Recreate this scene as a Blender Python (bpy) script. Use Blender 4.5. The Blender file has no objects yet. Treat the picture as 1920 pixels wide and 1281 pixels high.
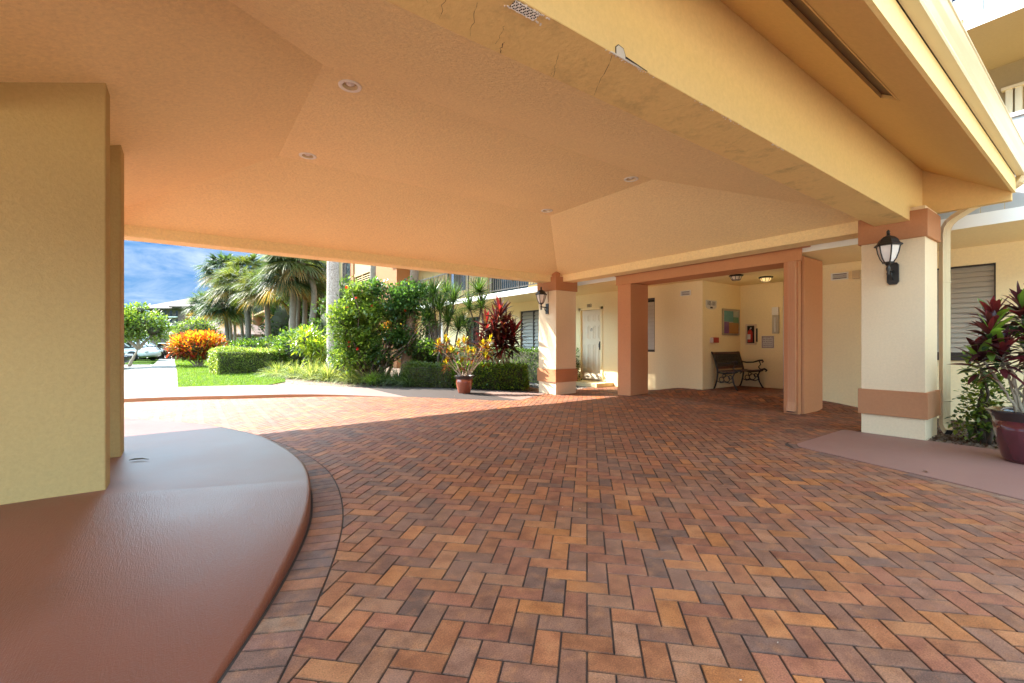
import bpy, bmesh, math, random
import numpy as np
from mathutils import Vector, Matrix

R = math.radians
sc = bpy.context.scene
C = sc.collection

# ------------------------------------------------------------------ camera
cd = bpy.data.cameras.new("camera"); cam = bpy.data.objects.new("camera", cd); C.objects.link(cam)
cd.sensor_width = 36.0; cd.lens = 36.0 * 840.0 / 1920.0
cd.shift_y = 4.5 / 1920.0
cd.clip_start = 0.05; cd.clip_end = 2000
cam.location = (0, 0, 1.15); cam.rotation_euler = (R(90), 0, R(54.0 - 90.0))
sc.camera = cam

# ------------------------------------------------------------------ light
SUN_EL, SUN_AZ = 42.8, (-0.55, 0.83)           # horizontal direction towards the sun
world = bpy.data.worlds.new("World"); sc.world = world; world.use_nodes = True
wn, wl = world.node_tree.nodes, world.node_tree.links
bg = wn["Background"]
sky = wn.new("ShaderNodeTexSky"); sky.sky_type = 'NISHITA'; sky.sun_disc = False
sky.sun_elevation = R(SUN_EL); sky.sun_rotation = math.atan2(SUN_AZ[0], SUN_AZ[1])
sky.air_density = 0.8; sky.dust_density = 0.0; sky.ozone_density = 4.0
tc = wn.new("ShaderNodeTexCoord"); mp = wn.new("ShaderNodeMapping"); mp.inputs['Scale'].default_value = (2.6, 2.6, 7.0)
cn = wn.new("ShaderNodeTexNoise"); cn.inputs['Scale'].default_value = 2.2; cn.inputs['Detail'].default_value = 9; cn.inputs['Roughness'].default_value = 0.62
cn.inputs['Distortion'].default_value = 0.6
cr = wn.new("ShaderNodeValToRGB"); cr.color_ramp.elements[0].position = 0.40; cr.color_ramp.elements[1].position = 0.74
cr.color_ramp.elements[0].color = (0, 0, 0, 1); cr.color_ramp.elements[1].color = (0.8, 0.8, 0.8, 1)
cm = wn.new("ShaderNodeMixRGB"); cm.inputs['Color2'].default_value = (0.75, 0.82, 0.92, 1)
wl.new(tc.outputs['Generated'], mp.inputs[0]); wl.new(mp.outputs[0], cn.inputs['Vector'])
wl.new(cn.outputs['Fac'], cr.inputs[0]); wl.new(cr.outputs[0], cm.inputs['Fac'])
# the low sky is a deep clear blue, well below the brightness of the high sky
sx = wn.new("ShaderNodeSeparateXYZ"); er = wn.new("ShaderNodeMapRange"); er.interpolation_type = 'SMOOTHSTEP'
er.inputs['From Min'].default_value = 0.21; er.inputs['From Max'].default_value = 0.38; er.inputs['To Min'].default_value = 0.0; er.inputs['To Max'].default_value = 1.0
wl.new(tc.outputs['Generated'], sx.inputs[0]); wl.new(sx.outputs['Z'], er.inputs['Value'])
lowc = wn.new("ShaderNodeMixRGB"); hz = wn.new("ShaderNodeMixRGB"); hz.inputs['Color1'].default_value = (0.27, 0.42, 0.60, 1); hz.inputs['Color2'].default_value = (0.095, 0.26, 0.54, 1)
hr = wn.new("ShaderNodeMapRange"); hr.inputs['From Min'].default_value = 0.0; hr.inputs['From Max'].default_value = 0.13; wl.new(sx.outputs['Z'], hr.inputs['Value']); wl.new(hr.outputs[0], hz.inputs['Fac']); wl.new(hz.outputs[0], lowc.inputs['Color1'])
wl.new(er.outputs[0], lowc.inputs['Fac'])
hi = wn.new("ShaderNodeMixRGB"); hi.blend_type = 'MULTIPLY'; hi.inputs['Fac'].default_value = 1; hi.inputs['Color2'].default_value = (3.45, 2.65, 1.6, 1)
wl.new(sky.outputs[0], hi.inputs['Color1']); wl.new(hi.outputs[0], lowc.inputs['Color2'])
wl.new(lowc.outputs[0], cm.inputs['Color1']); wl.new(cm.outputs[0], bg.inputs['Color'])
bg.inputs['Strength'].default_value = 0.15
ld = bpy.data.lights.new("sun", 'SUN'); ld.energy = 2.0; ld.angle = R(0.5); ld.color = (1.0, 0.94, 0.84)
sun = bpy.data.objects.new("sun", ld); C.objects.link(sun)
h = math.hypot(*SUN_AZ); t = math.tan(R(SUN_EL))
sun.rotation_euler = Vector((SUN_AZ[0] / h, SUN_AZ[1] / h, t)).to_track_quat('Z', 'Y').to_euler()
sun.location = (-5, 30, 30)
sc.view_settings.view_transform = 'Standard'; sc.view_settings.look = 'None'
sc.view_settings.gamma = 1; sc.view_settings.exposure = 3.45
sc.cycles.max_bounces = 14; sc.cycles.diffuse_bounces = 12; sc.cycles.transparent_max_bounces = 8
sc.cycles.sample_clamp_indirect = 10

# ------------------------------------------------------------------ helpers
def tag(o, label=None, cat=None, group=None, kind=None):
    if label: o['label'] = label
    if cat: o['category'] = cat
    if group: o['group'] = group
    if kind: o['kind'] = kind
    return o
def thing(name, label, cat, loc=(0, 0, 0), group=None, rz=0.0):
    o = bpy.data.objects.new(name, None); C.objects.link(o)
    o.location = loc; o.rotation_euler = (0, 0, rz); o.empty_display_size = 0.2
    return tag(o, label, cat, group)
def link_mesh(name, me, m, parent=None):
    o = bpy.data.objects.new(name, me); C.objects.link(o)
    if m is not None: me.materials.append(m)
    if parent is not None: o.parent = parent
    return o

class MB:
    """collects faces; build() makes one mesh object"""
    def __init__(s): s.v = []; s.f = []; s.sm = []
    def add(s, vs, fs, smooth=False):
        n = len(s.v); s.v += [tuple(p) for p in vs]
        for f in fs: s.f.append(tuple(i + n for i in f)); s.sm.append(smooth)
        return s
    def box(s, x0, x1, y0, y1, z0, z1):
        vs = [(x, y, z) for z in (z0, z1) for y in (y0, y1) for x in (x0, x1)]
        return s.add(vs, [(0, 2, 3, 1), (4, 5, 7, 6), (0, 1, 5, 4), (2, 6, 7, 3), (0, 4, 6, 2), (1, 3, 7, 5)])
    def obox(s, c, sz, rz=0.0, rx=0.0, ry=0.0):
        M = Matrix.Translation(c) @ Matrix.Rotation(rz, 4, 'Z') @ Matrix.Rotation(ry, 4, 'Y') @ Matrix.Rotation(rx, 4, 'X')
        vs = [M @ Vector((x * sz[0] / 2, y * sz[1] / 2, z * sz[2] / 2)) for z in (-1, 1) for y in (-1, 1) for x in (-1, 1)]
        return s.add(vs, [(0, 2, 3, 1), (4, 5, 7, 6), (0, 1, 5, 4), (2, 6, 7, 3), (0, 4, 6, 2), (1, 3, 7, 5)])
    def prism(s, poly, d):
        """poly: 3-D polygon, d: extrusion vector"""
        n = len(poly); d = Vector(d); a = [Vector(p) for p in poly]; b = [p + d for p in a]
        nrm = sum(((a[i]).cross(a[(i + 1) % n]) for i in range(n)), Vector())
        fl = nrm.dot(d) > 0
        top = tuple(range(n, 2 * n)); bot = tuple(reversed(range(n)))
        fs = [top, bot] + [(i, (i + 1) % n, n + (i + 1) % n, n + i) for i in range(n)]
        if not fl: fs = [tuple(reversed(f)) for f in fs]
        return s.add(a + b, fs)
    def quad(s, *p): return s.add(p, [tuple(range(len(p)))])
    def tube(s, pts, rad, n=8, cap=True, smooth=True):
        pts = [Vector(p) for p in pts]
        if not hasattr(rad, '__len__'): rad = [rad] * len(pts)
        base = len(s.v); ring = []
        up = None
        for i, p in enumerate(pts):
            d = (pts[min(i + 1, len(pts) - 1)] - pts[max(i - 1, 0)]).normalized()
            if up is None: up = Vector((0, 0, 1)) if abs(d.z) < 0.9 else Vector((1, 0, 0))
            a = d.cross(up).normalized(); up = a.cross(d).normalized()
            ring.append([p + (a * math.cos(2 * math.pi * k / n) + up * math.sin(2 * math.pi * k / n)) * rad[i] for k in range(n)])
        vs = [q for r_ in ring for q in r_]; fs = []
        for i in range(len(pts) - 1):
            for k in range(n):
                fs.append((i * n + k, i * n + (k + 1) % n, (i + 1) * n + (k + 1) % n, (i + 1) * n + k))
        fs = [tuple(reversed(f)) for f in fs]
        s.add(vs, fs, smooth)
        if cap:
            s.f.append(tuple(base + k for k in range(n))); s.sm.append(False)
            s.f.append(tuple(base + (len(pts) - 1) * n + k for k in reversed(range(n)))); s.sm.append(False)
        return s
    def lathe(s, prof, c=(0, 0, 0), n=24, smooth=True, rot=0.0):
        vs = []; fs = []
        for r_, z in prof:
            for k in range(n):
                a = 2 * math.pi * k / n + rot
                vs.append((c[0] + r_ * math.cos(a), c[1] + r_ * math.sin(a), c[2] + z))
        for i in range(len(prof) - 1):
            for k in range(n):
                fs.append((i * n + k, i * n + (k + 1) % n, (i + 1) * n + (k + 1) % n, (i + 1) * n + k))
        return s.add(vs, fs, smooth)
    def build(s, name, m, parent=None, bevel=0.0):
        me = bpy.data.meshes.new(name); me.from_pydata(s.v, [], s.f); me.update()
        me.polygons.foreach_set('use_smooth', s.sm)
        o = link_mesh(name, me, m, parent)
        if bevel:
            b = o.modifiers.new("bevel", 'BEVEL'); b.width = bevel; b.segments = 2; b.limit_method = 'ANGLE'; b.harden_normals = False
        return o

# ------------------------------------------------------------------ materials
def nmat(name):
    m = bpy.data.materials.new(name); m.use_nodes = True
    return m, m.node_tree.nodes, m.node_tree.links, m.node_tree.nodes["Principled BSDF"]
def rgb(c): return (c[0], c[1], c[2], 1)
def simple(name, col, rough=0.6, metal=0.0, spec=0.5, var=0.12, scale=6.0, bump=0.0, bscale=60.0, coat=0.0):
    m, n, l, p = nmat(name)
    co = n.new("ShaderNodeTexCoord")
    no = n.new("ShaderNodeTexNoise"); no.inputs['Scale'].default_value = scale; no.inputs['Detail'].default_value = 6
    mx = n.new("ShaderNodeMixRGB"); mx.inputs['Color1'].default_value = rgb([c * (1 - var) for c in col]); mx.inputs['Color2'].default_value = rgb([min(1, c * (1 + var)) for c in col])
    l.new(co.outputs['Object'], no.inputs['Vector']); l.new(no.outputs['Fac'], mx.inputs['Fac']); l.new(mx.outputs[0], p.inputs['Base Color'])
    p.inputs['Roughness'].default_value = rough; p.inputs['Metallic'].default_value = metal; p.inputs['Specular IOR Level'].default_value = spec
    if coat: p.inputs['Coat Weight'].default_value = coat; p.inputs['Coat Roughness'].default_value = 0.1
    if bump:
        b2 = n.new("ShaderNodeTexNoise"); b2.inputs['Scale'].default_value = bscale; b2.inputs['Detail'].default_value = 4
        bn = n.new("ShaderNodeBump"); bn.inputs['Strength'].default_value = 1.0; bn.inputs['Distance'].default_value = bump
        l.new(co.outputs['Object'], b2.inputs['Vector']); l.new(b2.outputs['Fac'], bn.inputs['Height']); l.new(bn.outputs[0], p.inputs['Normal'])
    return m
def stucco(name, col, bump=0.004, scale=38.0, var=0.07, stain=None, rough=0.85, grain=0.035):
    m, n, l, p = nmat(name)
    co = n.new("ShaderNodeTexCoord")
    big = n.new("ShaderNodeTexNoise"); big.inputs['Scale'].default_value = 0.9; big.inputs['Detail'].default_value = 7; big.inputs['Roughness'].default_value = 0.6
    fine = n.new("ShaderNodeTexNoise"); fine.inputs['Scale'].default_value = scale * 2.2; fine.inputs['Detail'].default_value = 5
    vo = n.new("ShaderNodeTexNoise"); vo.inputs['Scale'].default_value = scale; vo.inputs['Detail'].default_value = 7; vo.inputs['Roughness'].default_value = 0.72
    m1 = n.new("ShaderNodeMixRGB"); m1.inputs['Color1'].default_value = rgb([c * (1 - var) for c in col]); m1.inputs['Color2'].default_value = rgb([min(1, c * (1 + var)) for c in col])
    m2 = n.new("ShaderNodeMixRGB"); m2.blend_type = 'MULTIPLY'; m2.inputs['Fac'].default_value = 1.0
    for t_ in (big, fine, vo): l.new(co.outputs['Object'], t_.inputs['Vector'])
    l.new(big.outputs['Fac'], m1.inputs['Fac']); l.new(m1.outputs[0], m2.inputs['Color1'])
    gr = n.new("ShaderNodeMapRange"); gr.inputs['From Min'].default_value = 0.33; gr.inputs['From Max'].default_value = 0.67; gr.inputs['To Min'].default_value = 1 - grain * 1.6; gr.inputs['To Max'].default_value = 1 + grain
    l.new(vo.outputs['Fac'], gr.inputs['Value']); l.new(gr.outputs[0], m2.inputs['Color2'])
    out = m2.outputs[0]
    if stain:
        sn = n.new("ShaderNodeTexNoise"); sn.inputs['Scale'].default_value = 3.5; sn.inputs['Detail'].default_value = 9; sn.inputs['Roughness'].default_value = 0.7
        rp = n.new("ShaderNodeValToRGB"); rp.color_ramp.elements[0].position = 0.52; rp.color_ramp.elements[1].position = 0.70
        m3 = n.new("ShaderNodeMixRGB"); m3.inputs['Color2'].default_value = rgb(stain)
        l.new(co.outputs['Object'], sn.inputs['Vector']); l.new(sn.outputs['Fac'], rp.inputs[0])
        mul = n.new("ShaderNodeMath"); mul.operation = 'MULTIPLY'; mul.inputs[1].default_value = 0.75
        l.new(rp.outputs[0], mul.inputs[0]); l.new(mul.outputs[0], m3.inputs['Fac']); l.new(out, m3.inputs['Color1']); out = m3.outputs[0]
    l.new(out, p.inputs['Base Color'])
    p.inputs['Roughness'].default_value = rough; p.inputs['Specular IOR Level'].default_value = 0.3
    bn = n.new("ShaderNodeBump"); bn.inputs['Strength'].default_value = 1.0; bn.inputs['Distance'].default_value = bump
    l.new(vo.outputs['Fac'], bn.inputs['Height']); l.new(bn.outputs[0], p.inputs['Normal'])
    return m
def leafmat(name, rough=0.42, trans=0.42, spec=0.5):
    """leaf colour comes from the 'col' attribute of each leaf"""
    m, n, l, p = nmat(name)
    at = n.new("ShaderNodeAttribute"); at.attribute_name = 'col'
    l.new(at.outputs['Color'], p.inputs['Base Color']); p.inputs['Roughness'].default_value = rough; p.inputs['Specular IOR Level'].default_value = spec
    tr = n.new("ShaderNodeBsdfTranslucent"); g = n.new("ShaderNodeMixRGB"); g.blend_type = 'MULTIPLY'; g.inputs['Fac'].default_value = 1; g.inputs['Color2'].default_value = (1.7, 1.7, 0.7, 1)
    l.new(at.outputs['Color'], g.inputs['Color1']); l.new(g.outputs[0], tr.inputs['Color'])
    mx = n.new("ShaderNodeMixShader"); mx.inputs[0].default_value = trans
    l.new(p.outputs[0], mx.inputs[1]); l.new(tr.outputs[0], mx.inputs[2]); l.new(mx.outputs[0], n['Material Output'].inputs['Surface'])
    return m
def glass_dark(name, col=(0.03, 0.04, 0.045), rough=0.06):
    m, n, l, p = nmat(name)
    p.inputs['Base Color'].default_value = rgb(col); p.inputs['Roughness'].default_value = rough; p.inputs['Specular IOR Level'].default_value = 0.8
    return m
def emis(name, col, st, base=(0.8, 0.7, 0.5)):
    m, n, l, p = nmat(name)
    p.inputs['Base Color'].default_value = rgb(base); p.inputs['Emission Color'].default_value = rgb(col); p.inputs['Emission Strength'].default_value = st
    return m

M = {}
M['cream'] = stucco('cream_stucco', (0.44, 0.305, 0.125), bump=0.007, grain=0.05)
M['cream_wall'] = stucco('cream_wall_stucco', (0.92, 0.76, 0.44), bump=0.0015, scale=30)
M['ceil'] = stucco('peach_ceiling_stucco', (0.92, 0.72, 0.385), bump=0.014, scale=34, var=0.07, grain=0.07)
M['soffit_beam'] = stucco('stained_beam_underside', (0.74, 0.52, 0.22), bump=0.006, scale=24, stain=(0.40, 0.28, 0.13))
M['beam_face'] = stucco('yellow_cream_stucco', (0.80, 0.60, 0.27), bump=0.002, scale=30, var=0.05)
M['soffit'] = stucco('tan_soffit', (0.70, 0.48, 0.20), bump=0.001, scale=30, var=0.04)
M['cream_sun_dimmed'] = stucco('cream_stucco_sun_dimmed', (0.36, 0.265, 0.13), bump=0.001)  # cream wall paint, coloured darker to offset direct sun and sky
M['band'] = stucco('terracotta_band', (0.46, 0.21, 0.10), bump=0.002, scale=34)
M['terra'] = stucco('terracotta_paint', (0.60, 0.28, 0.135), bump=0.0012, scale=34)
M['pillar_white'] = stucco('pillar_stucco', (0.78, 0.62, 0.41), bump=0.003, scale=40)
M['metal_cream'] = simple('cream_painted_metal', (0.66, 0.54, 0.33), 0.35, var=0.05)
M['metal_terra'] = simple('terracotta_painted_metal', (0.62, 0.31, 0.16), 0.6, var=0.05)
M['white'] = simple('white_paint', (0.80, 0.78, 0.72), 0.5, var=0.04)
M['offwhite'] = simple('offwhite_door_paint', (0.80, 0.70, 0.52), 0.75, var=0.03)
M['black'] = simple('black_metal', (0.02, 0.018, 0.016), 0.4, var=0.3, spec=0.5, bump=0.0006, bscale=300)
M['dark'] = simple('dark_gap', (0.03, 0.022, 0.018), 0.9)
M['bronze'] = simple('bronze_frame', (0.045, 0.035, 0.03), 0.4)
M['darkrail'] = simple('dark_railing', (0.05, 0.04, 0.035), 0.5)
M['glass'] = glass_dark('window_glass')
M['frost'] = simple('frosted_glass', (0.75, 0.70, 0.66), 0.35, var=0.08, scale=14)
M['shutter'] = simple('beige_louvre', (0.46, 0.41, 0.32), 0.5, var=0.05)
M['shutter_grey'] = simple('grey_louvre', (0.36, 0.35, 0.31), 0.5, var=0.08)
M['steel'] = simple('brushed_steel', (0.45, 0.42, 0.38), 0.3, metal=0.9)
M['sign'] = simple('sign_plate', (0.62, 0.60, 0.56), 0.4, var=0.04)
M['ink'] = simple('black_ink', (0.015, 0.012, 0.012), 0.5)
M['maroon'] = simple('maroon_ink', (0.12, 0.02, 0.03), 0.5)
M['red'] = simple('red_plastic', (0.42, 0.03, 0.02), 0.35)
M['bark'] = simple('palm_bark', (0.20, 0.165, 0.125), 0.9, var=0.35, scale=9, bump=0.02, bscale=14)
M['bark_rough'] = simple('rough_boot_bark', (0.17, 0.115, 0.075), 0.95, var=0.5, scale=14, bump=0.03, bscale=22)
M['bark_fibre'] = simple('brown_palm_fibre', (0.22, 0.11, 0.05), 0.95, var=0.45, scale=14, bump=0.03, bscale=22)
M['twig'] = simple('twig_bark', (0.30, 0.24, 0.17), 0.85, var=0.25, scale=30)
M['twig_pale'] = simple('pale_twig', (0.50, 0.40, 0.30), 0.8, var=0.2, scale=30)
M['twig_dark'] = simple('dark_twig', (0.09, 0.065, 0.045), 0.9, var=0.3, scale=20)
M['leaf'] = leafmat('leaf'); M['leaf_gloss'] = leafmat('glossy_leaf', 0.30, 0.50, 0.55); M['leaf_soft'] = leafmat('soft_leaf', 0.55, 0.42)
M['petal'] = leafmat('petal', 0.5, 0.35)
M['core_shade'] = simple('light_block_core', (0.06, 0.06, 0.03), 0.95, var=0.5, scale=30)  # solid dark core inside foliage, added to block light
def speckled():
    m, n, l, p = nmat('speckled_bark')
    co = n.new("ShaderNodeTexCoord"); a = n.new("ShaderNodeTexNoise"); a.inputs['Scale'].default_value = 26; a.inputs['Detail'].default_value = 8; a.inputs['Roughness'].default_value = 0.8
    r = n.new("ShaderNodeValToRGB"); e = r.color_ramp.elements; e[0].position = 0.38; e[0].color = (0.15, 0.11, 0.09, 1); e[1].position = 0.60; e[1].color = (0.50, 0.42, 0.36, 1)
    l.new(co.outputs['Object'], a.inputs['Vector']); l.new(a.outputs['Fac'], r.inputs[0]); l.new(r.outputs[0], p.inputs['Base Color']); p.inputs['Roughness'].default_value = 0.9
    b = n.new("ShaderNodeBump"); b.inputs['Distance'].default_value = 0.01; l.new(a.outputs['Fac'], b.inputs['Height']); l.new(b.outputs[0], p.inputs['Normal'])
    return m
M['speckled'] = speckled()
def brickmat():
    m, n, l, p = nmat('paver_brick')
    at = n.new("ShaderNodeAttribute"); at.attribute_name = 'col'
    co = n.new("ShaderNodeTexCoord")
    a = n.new("ShaderNodeTexNoise"); a.inputs['Scale'].default_value = 9; a.inputs['Detail'].default_value = 5; a.inputs['Roughness'].default_value = 0.65
    b = n.new("ShaderNodeTexNoise"); b.inputs['Scale'].default_value = 170; b.inputs['Detail'].default_value = 6; b.inputs['Roughness'].default_value = 0.7
    g = n.new("ShaderNodeTexNoise"); g.inputs['Scale'].default_value = 1.1; g.inputs['Detail'].default_value = 6
    l.new(co.outputs['Object'], a.inputs['Vector']); l.new(co.outputs['Object'], b.inputs['Vector']); l.new(co.outputs['Object'], g.inputs['Vector'])
    # blotches of charcoal inside a brick
    r1 = n.new("ShaderNodeValToRGB"); r1.color_ramp.elements[0].position = 0.42; r1.color_ramp.elements[1].position = 0.66
    r1.color_ramp.elements[0].color = (1, 1, 1, 1); r1.color_ramp.elements[1].color = (0.66, 0.60, 0.58, 1)
    tw = n.new("ShaderNodeTexNoise"); tw.inputs['Scale'].default_value = 13; tw.inputs['Detail'].default_value = 3; l.new(co.outputs['Object'], tw.inputs['Vector'])
    rt_ = n.new("ShaderNodeValToRGB"); rt_.color_ramp.elements[0].position = 0.50; rt_.color_ramp.elements[1].position = 0.74; rt_.color_ramp.elements[0].color = (0, 0, 0, 1); rt_.color_ramp.elements[1].color = (0.55, 0.55, 0.55, 1)
    mt = n.new("ShaderNodeMixRGB"); mt.inputs['Color2'].default_value = (0.36, 0.145, 0.06, 1)
    l.new(tw.outputs['Fac'], rt_.inputs[0]); l.new(rt_.outputs[0], mt.inputs['Fac']); l.new(at.outputs['Color'], mt.inputs['Color1'])
    m1 = n.new("ShaderNodeMixRGB"); m1.blend_type = 'MULTIPLY'; m1.inputs['Fac'].default_value = 1
    l.new(a.outputs['Fac'], r1.inputs[0]); l.new(mt.outputs[0], m1.inputs['Color1']); l.new(r1.outputs[0], m1.inputs['Color2'])
    r2 = n.new("ShaderNodeValToRGB"); r2.color_ramp.elements[0].position = 0.32; r2.color_ramp.elements[1].position = 0.70
    r2.color_ramp.elements[0].color = (0.42, 0.42, 0.42, 1); r2.color_ramp.elements[1].color = (1.5, 1.48, 1.45, 1)
    m2 = n.new("ShaderNodeMixRGB"); m2.blend_type = 'MULTIPLY'; m2.inputs['Fac'].default_value = 0.85
    l.new(b.outputs['Fac'], r2.inputs[0]); l.new(m1.outputs[0], m2.inputs['Color1']); l.new(r2.outputs[0], m2.inputs['Color2'])
    # worn, dusty film in large patches
    r3 = n.new("ShaderNodeValToRGB"); r3.color_ramp.elements[0].position = 0.45; r3.color_ramp.elements[1].position = 0.75
    r3.color_ramp.elements[0].color = (0, 0, 0, 1); r3.color_ramp.elements[1].color = (0.30, 0.30, 0.30, 1)
    m3 = n.new("ShaderNodeMixRGB"); m3.inputs['Color2'].default_value = (0.24, 0.14, 0.105, 1)
    l.new(g.outputs['Fac'], r3.inputs[0]); l.new(r3.outputs[0], m3.inputs['Fac']); l.new(m2.outputs[0], m3.inputs['Color1'])
    l.new(m3.outputs[0], p.inputs['Base Color'])
    p.inputs['Roughness'].default_value = 0.66; p.inputs['Specular IOR Level'].default_value = 0.28
    bn = n.new("ShaderNodeBump"); bn.inputs['Distance'].default_value = 0.0020; l.new(b.outputs['Fac'], bn.inputs['Height']); l.new(bn.outputs[0], p.inputs['Normal'])
    return m
M['brick'] = brickmat()
def slabmat(name, col, rough, brush=0.0015, light=0.12, spec=0.5):
    """painted, broomed concrete"""
    m, n, l, p = nmat(name)
    co = n.new("ShaderNodeTexCoord"); mp = n.new("ShaderNodeMapping"); mp.inputs['Rotation'].default_value = (0, 0, R(-28)); mp.inputs['Scale'].default_value = (210, 16, 16)
    a = n.new("ShaderNodeTexNoise"); a.inputs['Scale'].default_value = 1.0; a.inputs['Detail'].default_value = 5; a.inputs['Roughness'].default_value = 0.6; a.inputs['Distortion'].default_value = 0.4
    c2 = n.new("ShaderNodeTexNoise"); c2.inputs['Scale'].default_value = 120; c2.inputs['Detail'].default_value = 5
    g = n.new("ShaderNodeTexNoise"); g.inputs['Scale'].default_value = 1.6; g.inputs['Detail'].default_value = 6
    l.new(co.outputs['Object'], mp.inputs[0]); l.new(mp.outputs[0], a.inputs['Vector']); l.new(co.outputs['Object'], c2.inputs['Vector']); l.new(co.outputs['Object'], g.inputs['Vector'])
    m1 = n.new("ShaderNodeMixRGB"); m1.inputs['Color1'].default_value = rgb([c * (1 - light) for c in col]); m1.inputs['Color2'].default_value = rgb([c * (1 + light) for c in col])
    l.new(g.outputs['Fac'], m1.inputs['Fac']); l.new(m1.outputs[0], p.inputs['Base Color'])
    rr = n.new("ShaderNodeMapRange"); rr.inputs['To Min'].default_value = rough * 0.75; rr.inputs['To Max'].default_value = rough * 1.3
    l.new(g.outputs['Fac'], rr.inputs['Value']); l.new(rr.outputs[0], p.inputs['Roughness']); p.inputs['Specular IOR Level'].default_value = spec
    ad = n.new("ShaderNodeMath"); ad.operation = 'MULTIPLY_ADD'; ad.inputs[1].default_value = 0.6
    l.new(c2.outputs['Fac'], ad.inputs[0]); l.new(a.outputs['Fac'], ad.inputs[2])
    bn = n.new("ShaderNodeBump"); bn.inputs['Distance'].default_value = brush; l.new(ad.outputs[0], bn.inputs['Height']); l.new(bn.outputs[0], p.inputs['Normal'])
    return m
M['slab'] = slabmat('red_painted_concrete', (0.140, 0.043, 0.024), 0.33, 0.0018, 0.25, spec=0.20)
M['slab_landing'] = slabmat('red_painted_concrete_smooth', (0.165, 0.062, 0.040), 0.35, 0.0009, 0.25, spec=0.13)
M['slab_r'] = slabmat('mauve_painted_concrete', (0.235, 0.115, 0.09), 0.55, 0.0006)
M['walk'] = slabmat('pink_concrete_walk', (0.19, 0.12, 0.097), 0.7, 0.0006)
M['concrete'] = simple('pale_concrete', (0.165, 0.155, 0.14), 0.9, var=0.08, scale=2.5, bump=0.002, bscale=80)
M['asphalt'] = simple('pale_drive_concrete', (0.16, 0.15, 0.135), 0.85, var=0.08, scale=2.5)
M['drive'] = simple('tan_paved_drive', (0.50, 0.38, 0.28), 0.85, var=0.12, scale=3)
M['sand'] = simple('joint_sand', (0.040, 0.026, 0.020), 0.95, var=0.3, scale=90)
M['mulch'] = simple('mulch_soil', (0.20, 0.135, 0.095), 0.95, var=0.55, scale=22, bump=0.03, bscale=40)
M['lawn'] = simple('lawn_ground', (0.045, 0.085, 0.006), 1.0, spec=0.05, var=0.3, scale=12, bump=0.02, bscale=90)
M['rooft'] = simple('brown_shingle_roof', (0.12, 0.075, 0.06), 0.9, var=0.15, scale=5)

rnd = random.Random(7)
rng = np.random.default_rng(11)

# ------------------------------------------------------------------ ground heights
def sstep(a, b, x):
    t_ = max(0.0, min(1.0, (x - a) / (b - a))); return t_ * t_ * (3 - 2 * t_)
def gz(x, y):
    z = 0.12 * sstep(8.7, 9.4, x) * sstep(2.2, 3.4, y) * (1 - sstep(6.1, 7.1, y))
    z -= 0.05 * sstep(3.5, 6.6, x) * (1 - sstep(7.6, 8.6, x)) * sstep(5.5, 7.8, y) * (1 - sstep(9.0, 10.5, y))
    return z

# ------------------------------------------------------------------ curves on the ground
def smooth_curve(pts, step=0.05):
    out = []
    P_ = [Vector((p[0], p[1])) for p in pts]
    for i in range(len(P_) - 1):
        p0, p1, p2, p3 = P_[max(i - 1, 0)], P_[i], P_[i + 1], P_[min(i + 2, len(P_) - 1)]
        n = max(2, int((p2 - p1).length / step))
        for k in range(n):
            t_ = k / n
            out.append(0.5 * ((2 * p1) + (p2 - p0) * t_ + (2 * p0 - 5 * p1 + 4 * p2 - p3) * t_ * t_ + (-p0 + 3 * p1 - 3 * p2 + p3) * t_ ** 3))
    out.append(P_[-1]); return out
def offset(cv, d):
    out = []
    for i, p in enumerate(cv):
        t_ = (cv[min(i + 1, len(cv) - 1)] - cv[max(i - 1, 0)]).normalized()
        out.append(p + Vector((t_.y, -t_.x)) * d)
    return out
LEFT = smooth_curve([(-1.35, -1.5), (-0.85, -0.1), (-0.42, 0.85), (0.07, 1.80), (0.28, 2.21), (0.47, 2.64), (0.61, 3.02), (0.71, 3.40), (0.79, 3.85), (0.83, 4.35), (0.80, 4.95), (0.68, 5.72), (0.47, 6.33), (0.17, 7.0), (-0.29, 7.74), (-0.72, 8.22), (-1.5, 9.0), (-3.2, 10.2)])
LEFT_OUT = offset(LEFT, 0.209)
FAR = smooth_curve([(-3.6, 12.2), (-1.02, 11.68), (-0.09, 11.44), (1.0, 10.96), (1.9, 10.62), (2.58, 10.26), (3.34, 9.65), (4.13, 8.98), (4.55, 8.5), (4.92, 8.1), (5.22, 7.75), (5.7, 7.62), (6.3, 7.9), (7.05, 8.3)])
RIGHT = smooth_curve([(7.05, 2.02), (6.6, 2.09), (6.1, 2.17), (5.72, 2.23), (5.55, 2.20), (5.48, 2.08), (5.40, 1.80), (5.28, 1.42), (5.12, 0.87), (4.95, 0.42), (4.6, -0.4), (4.1, -1.5)])
RIGHT_OUT = offset(RIGHT, 0.10)

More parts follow.
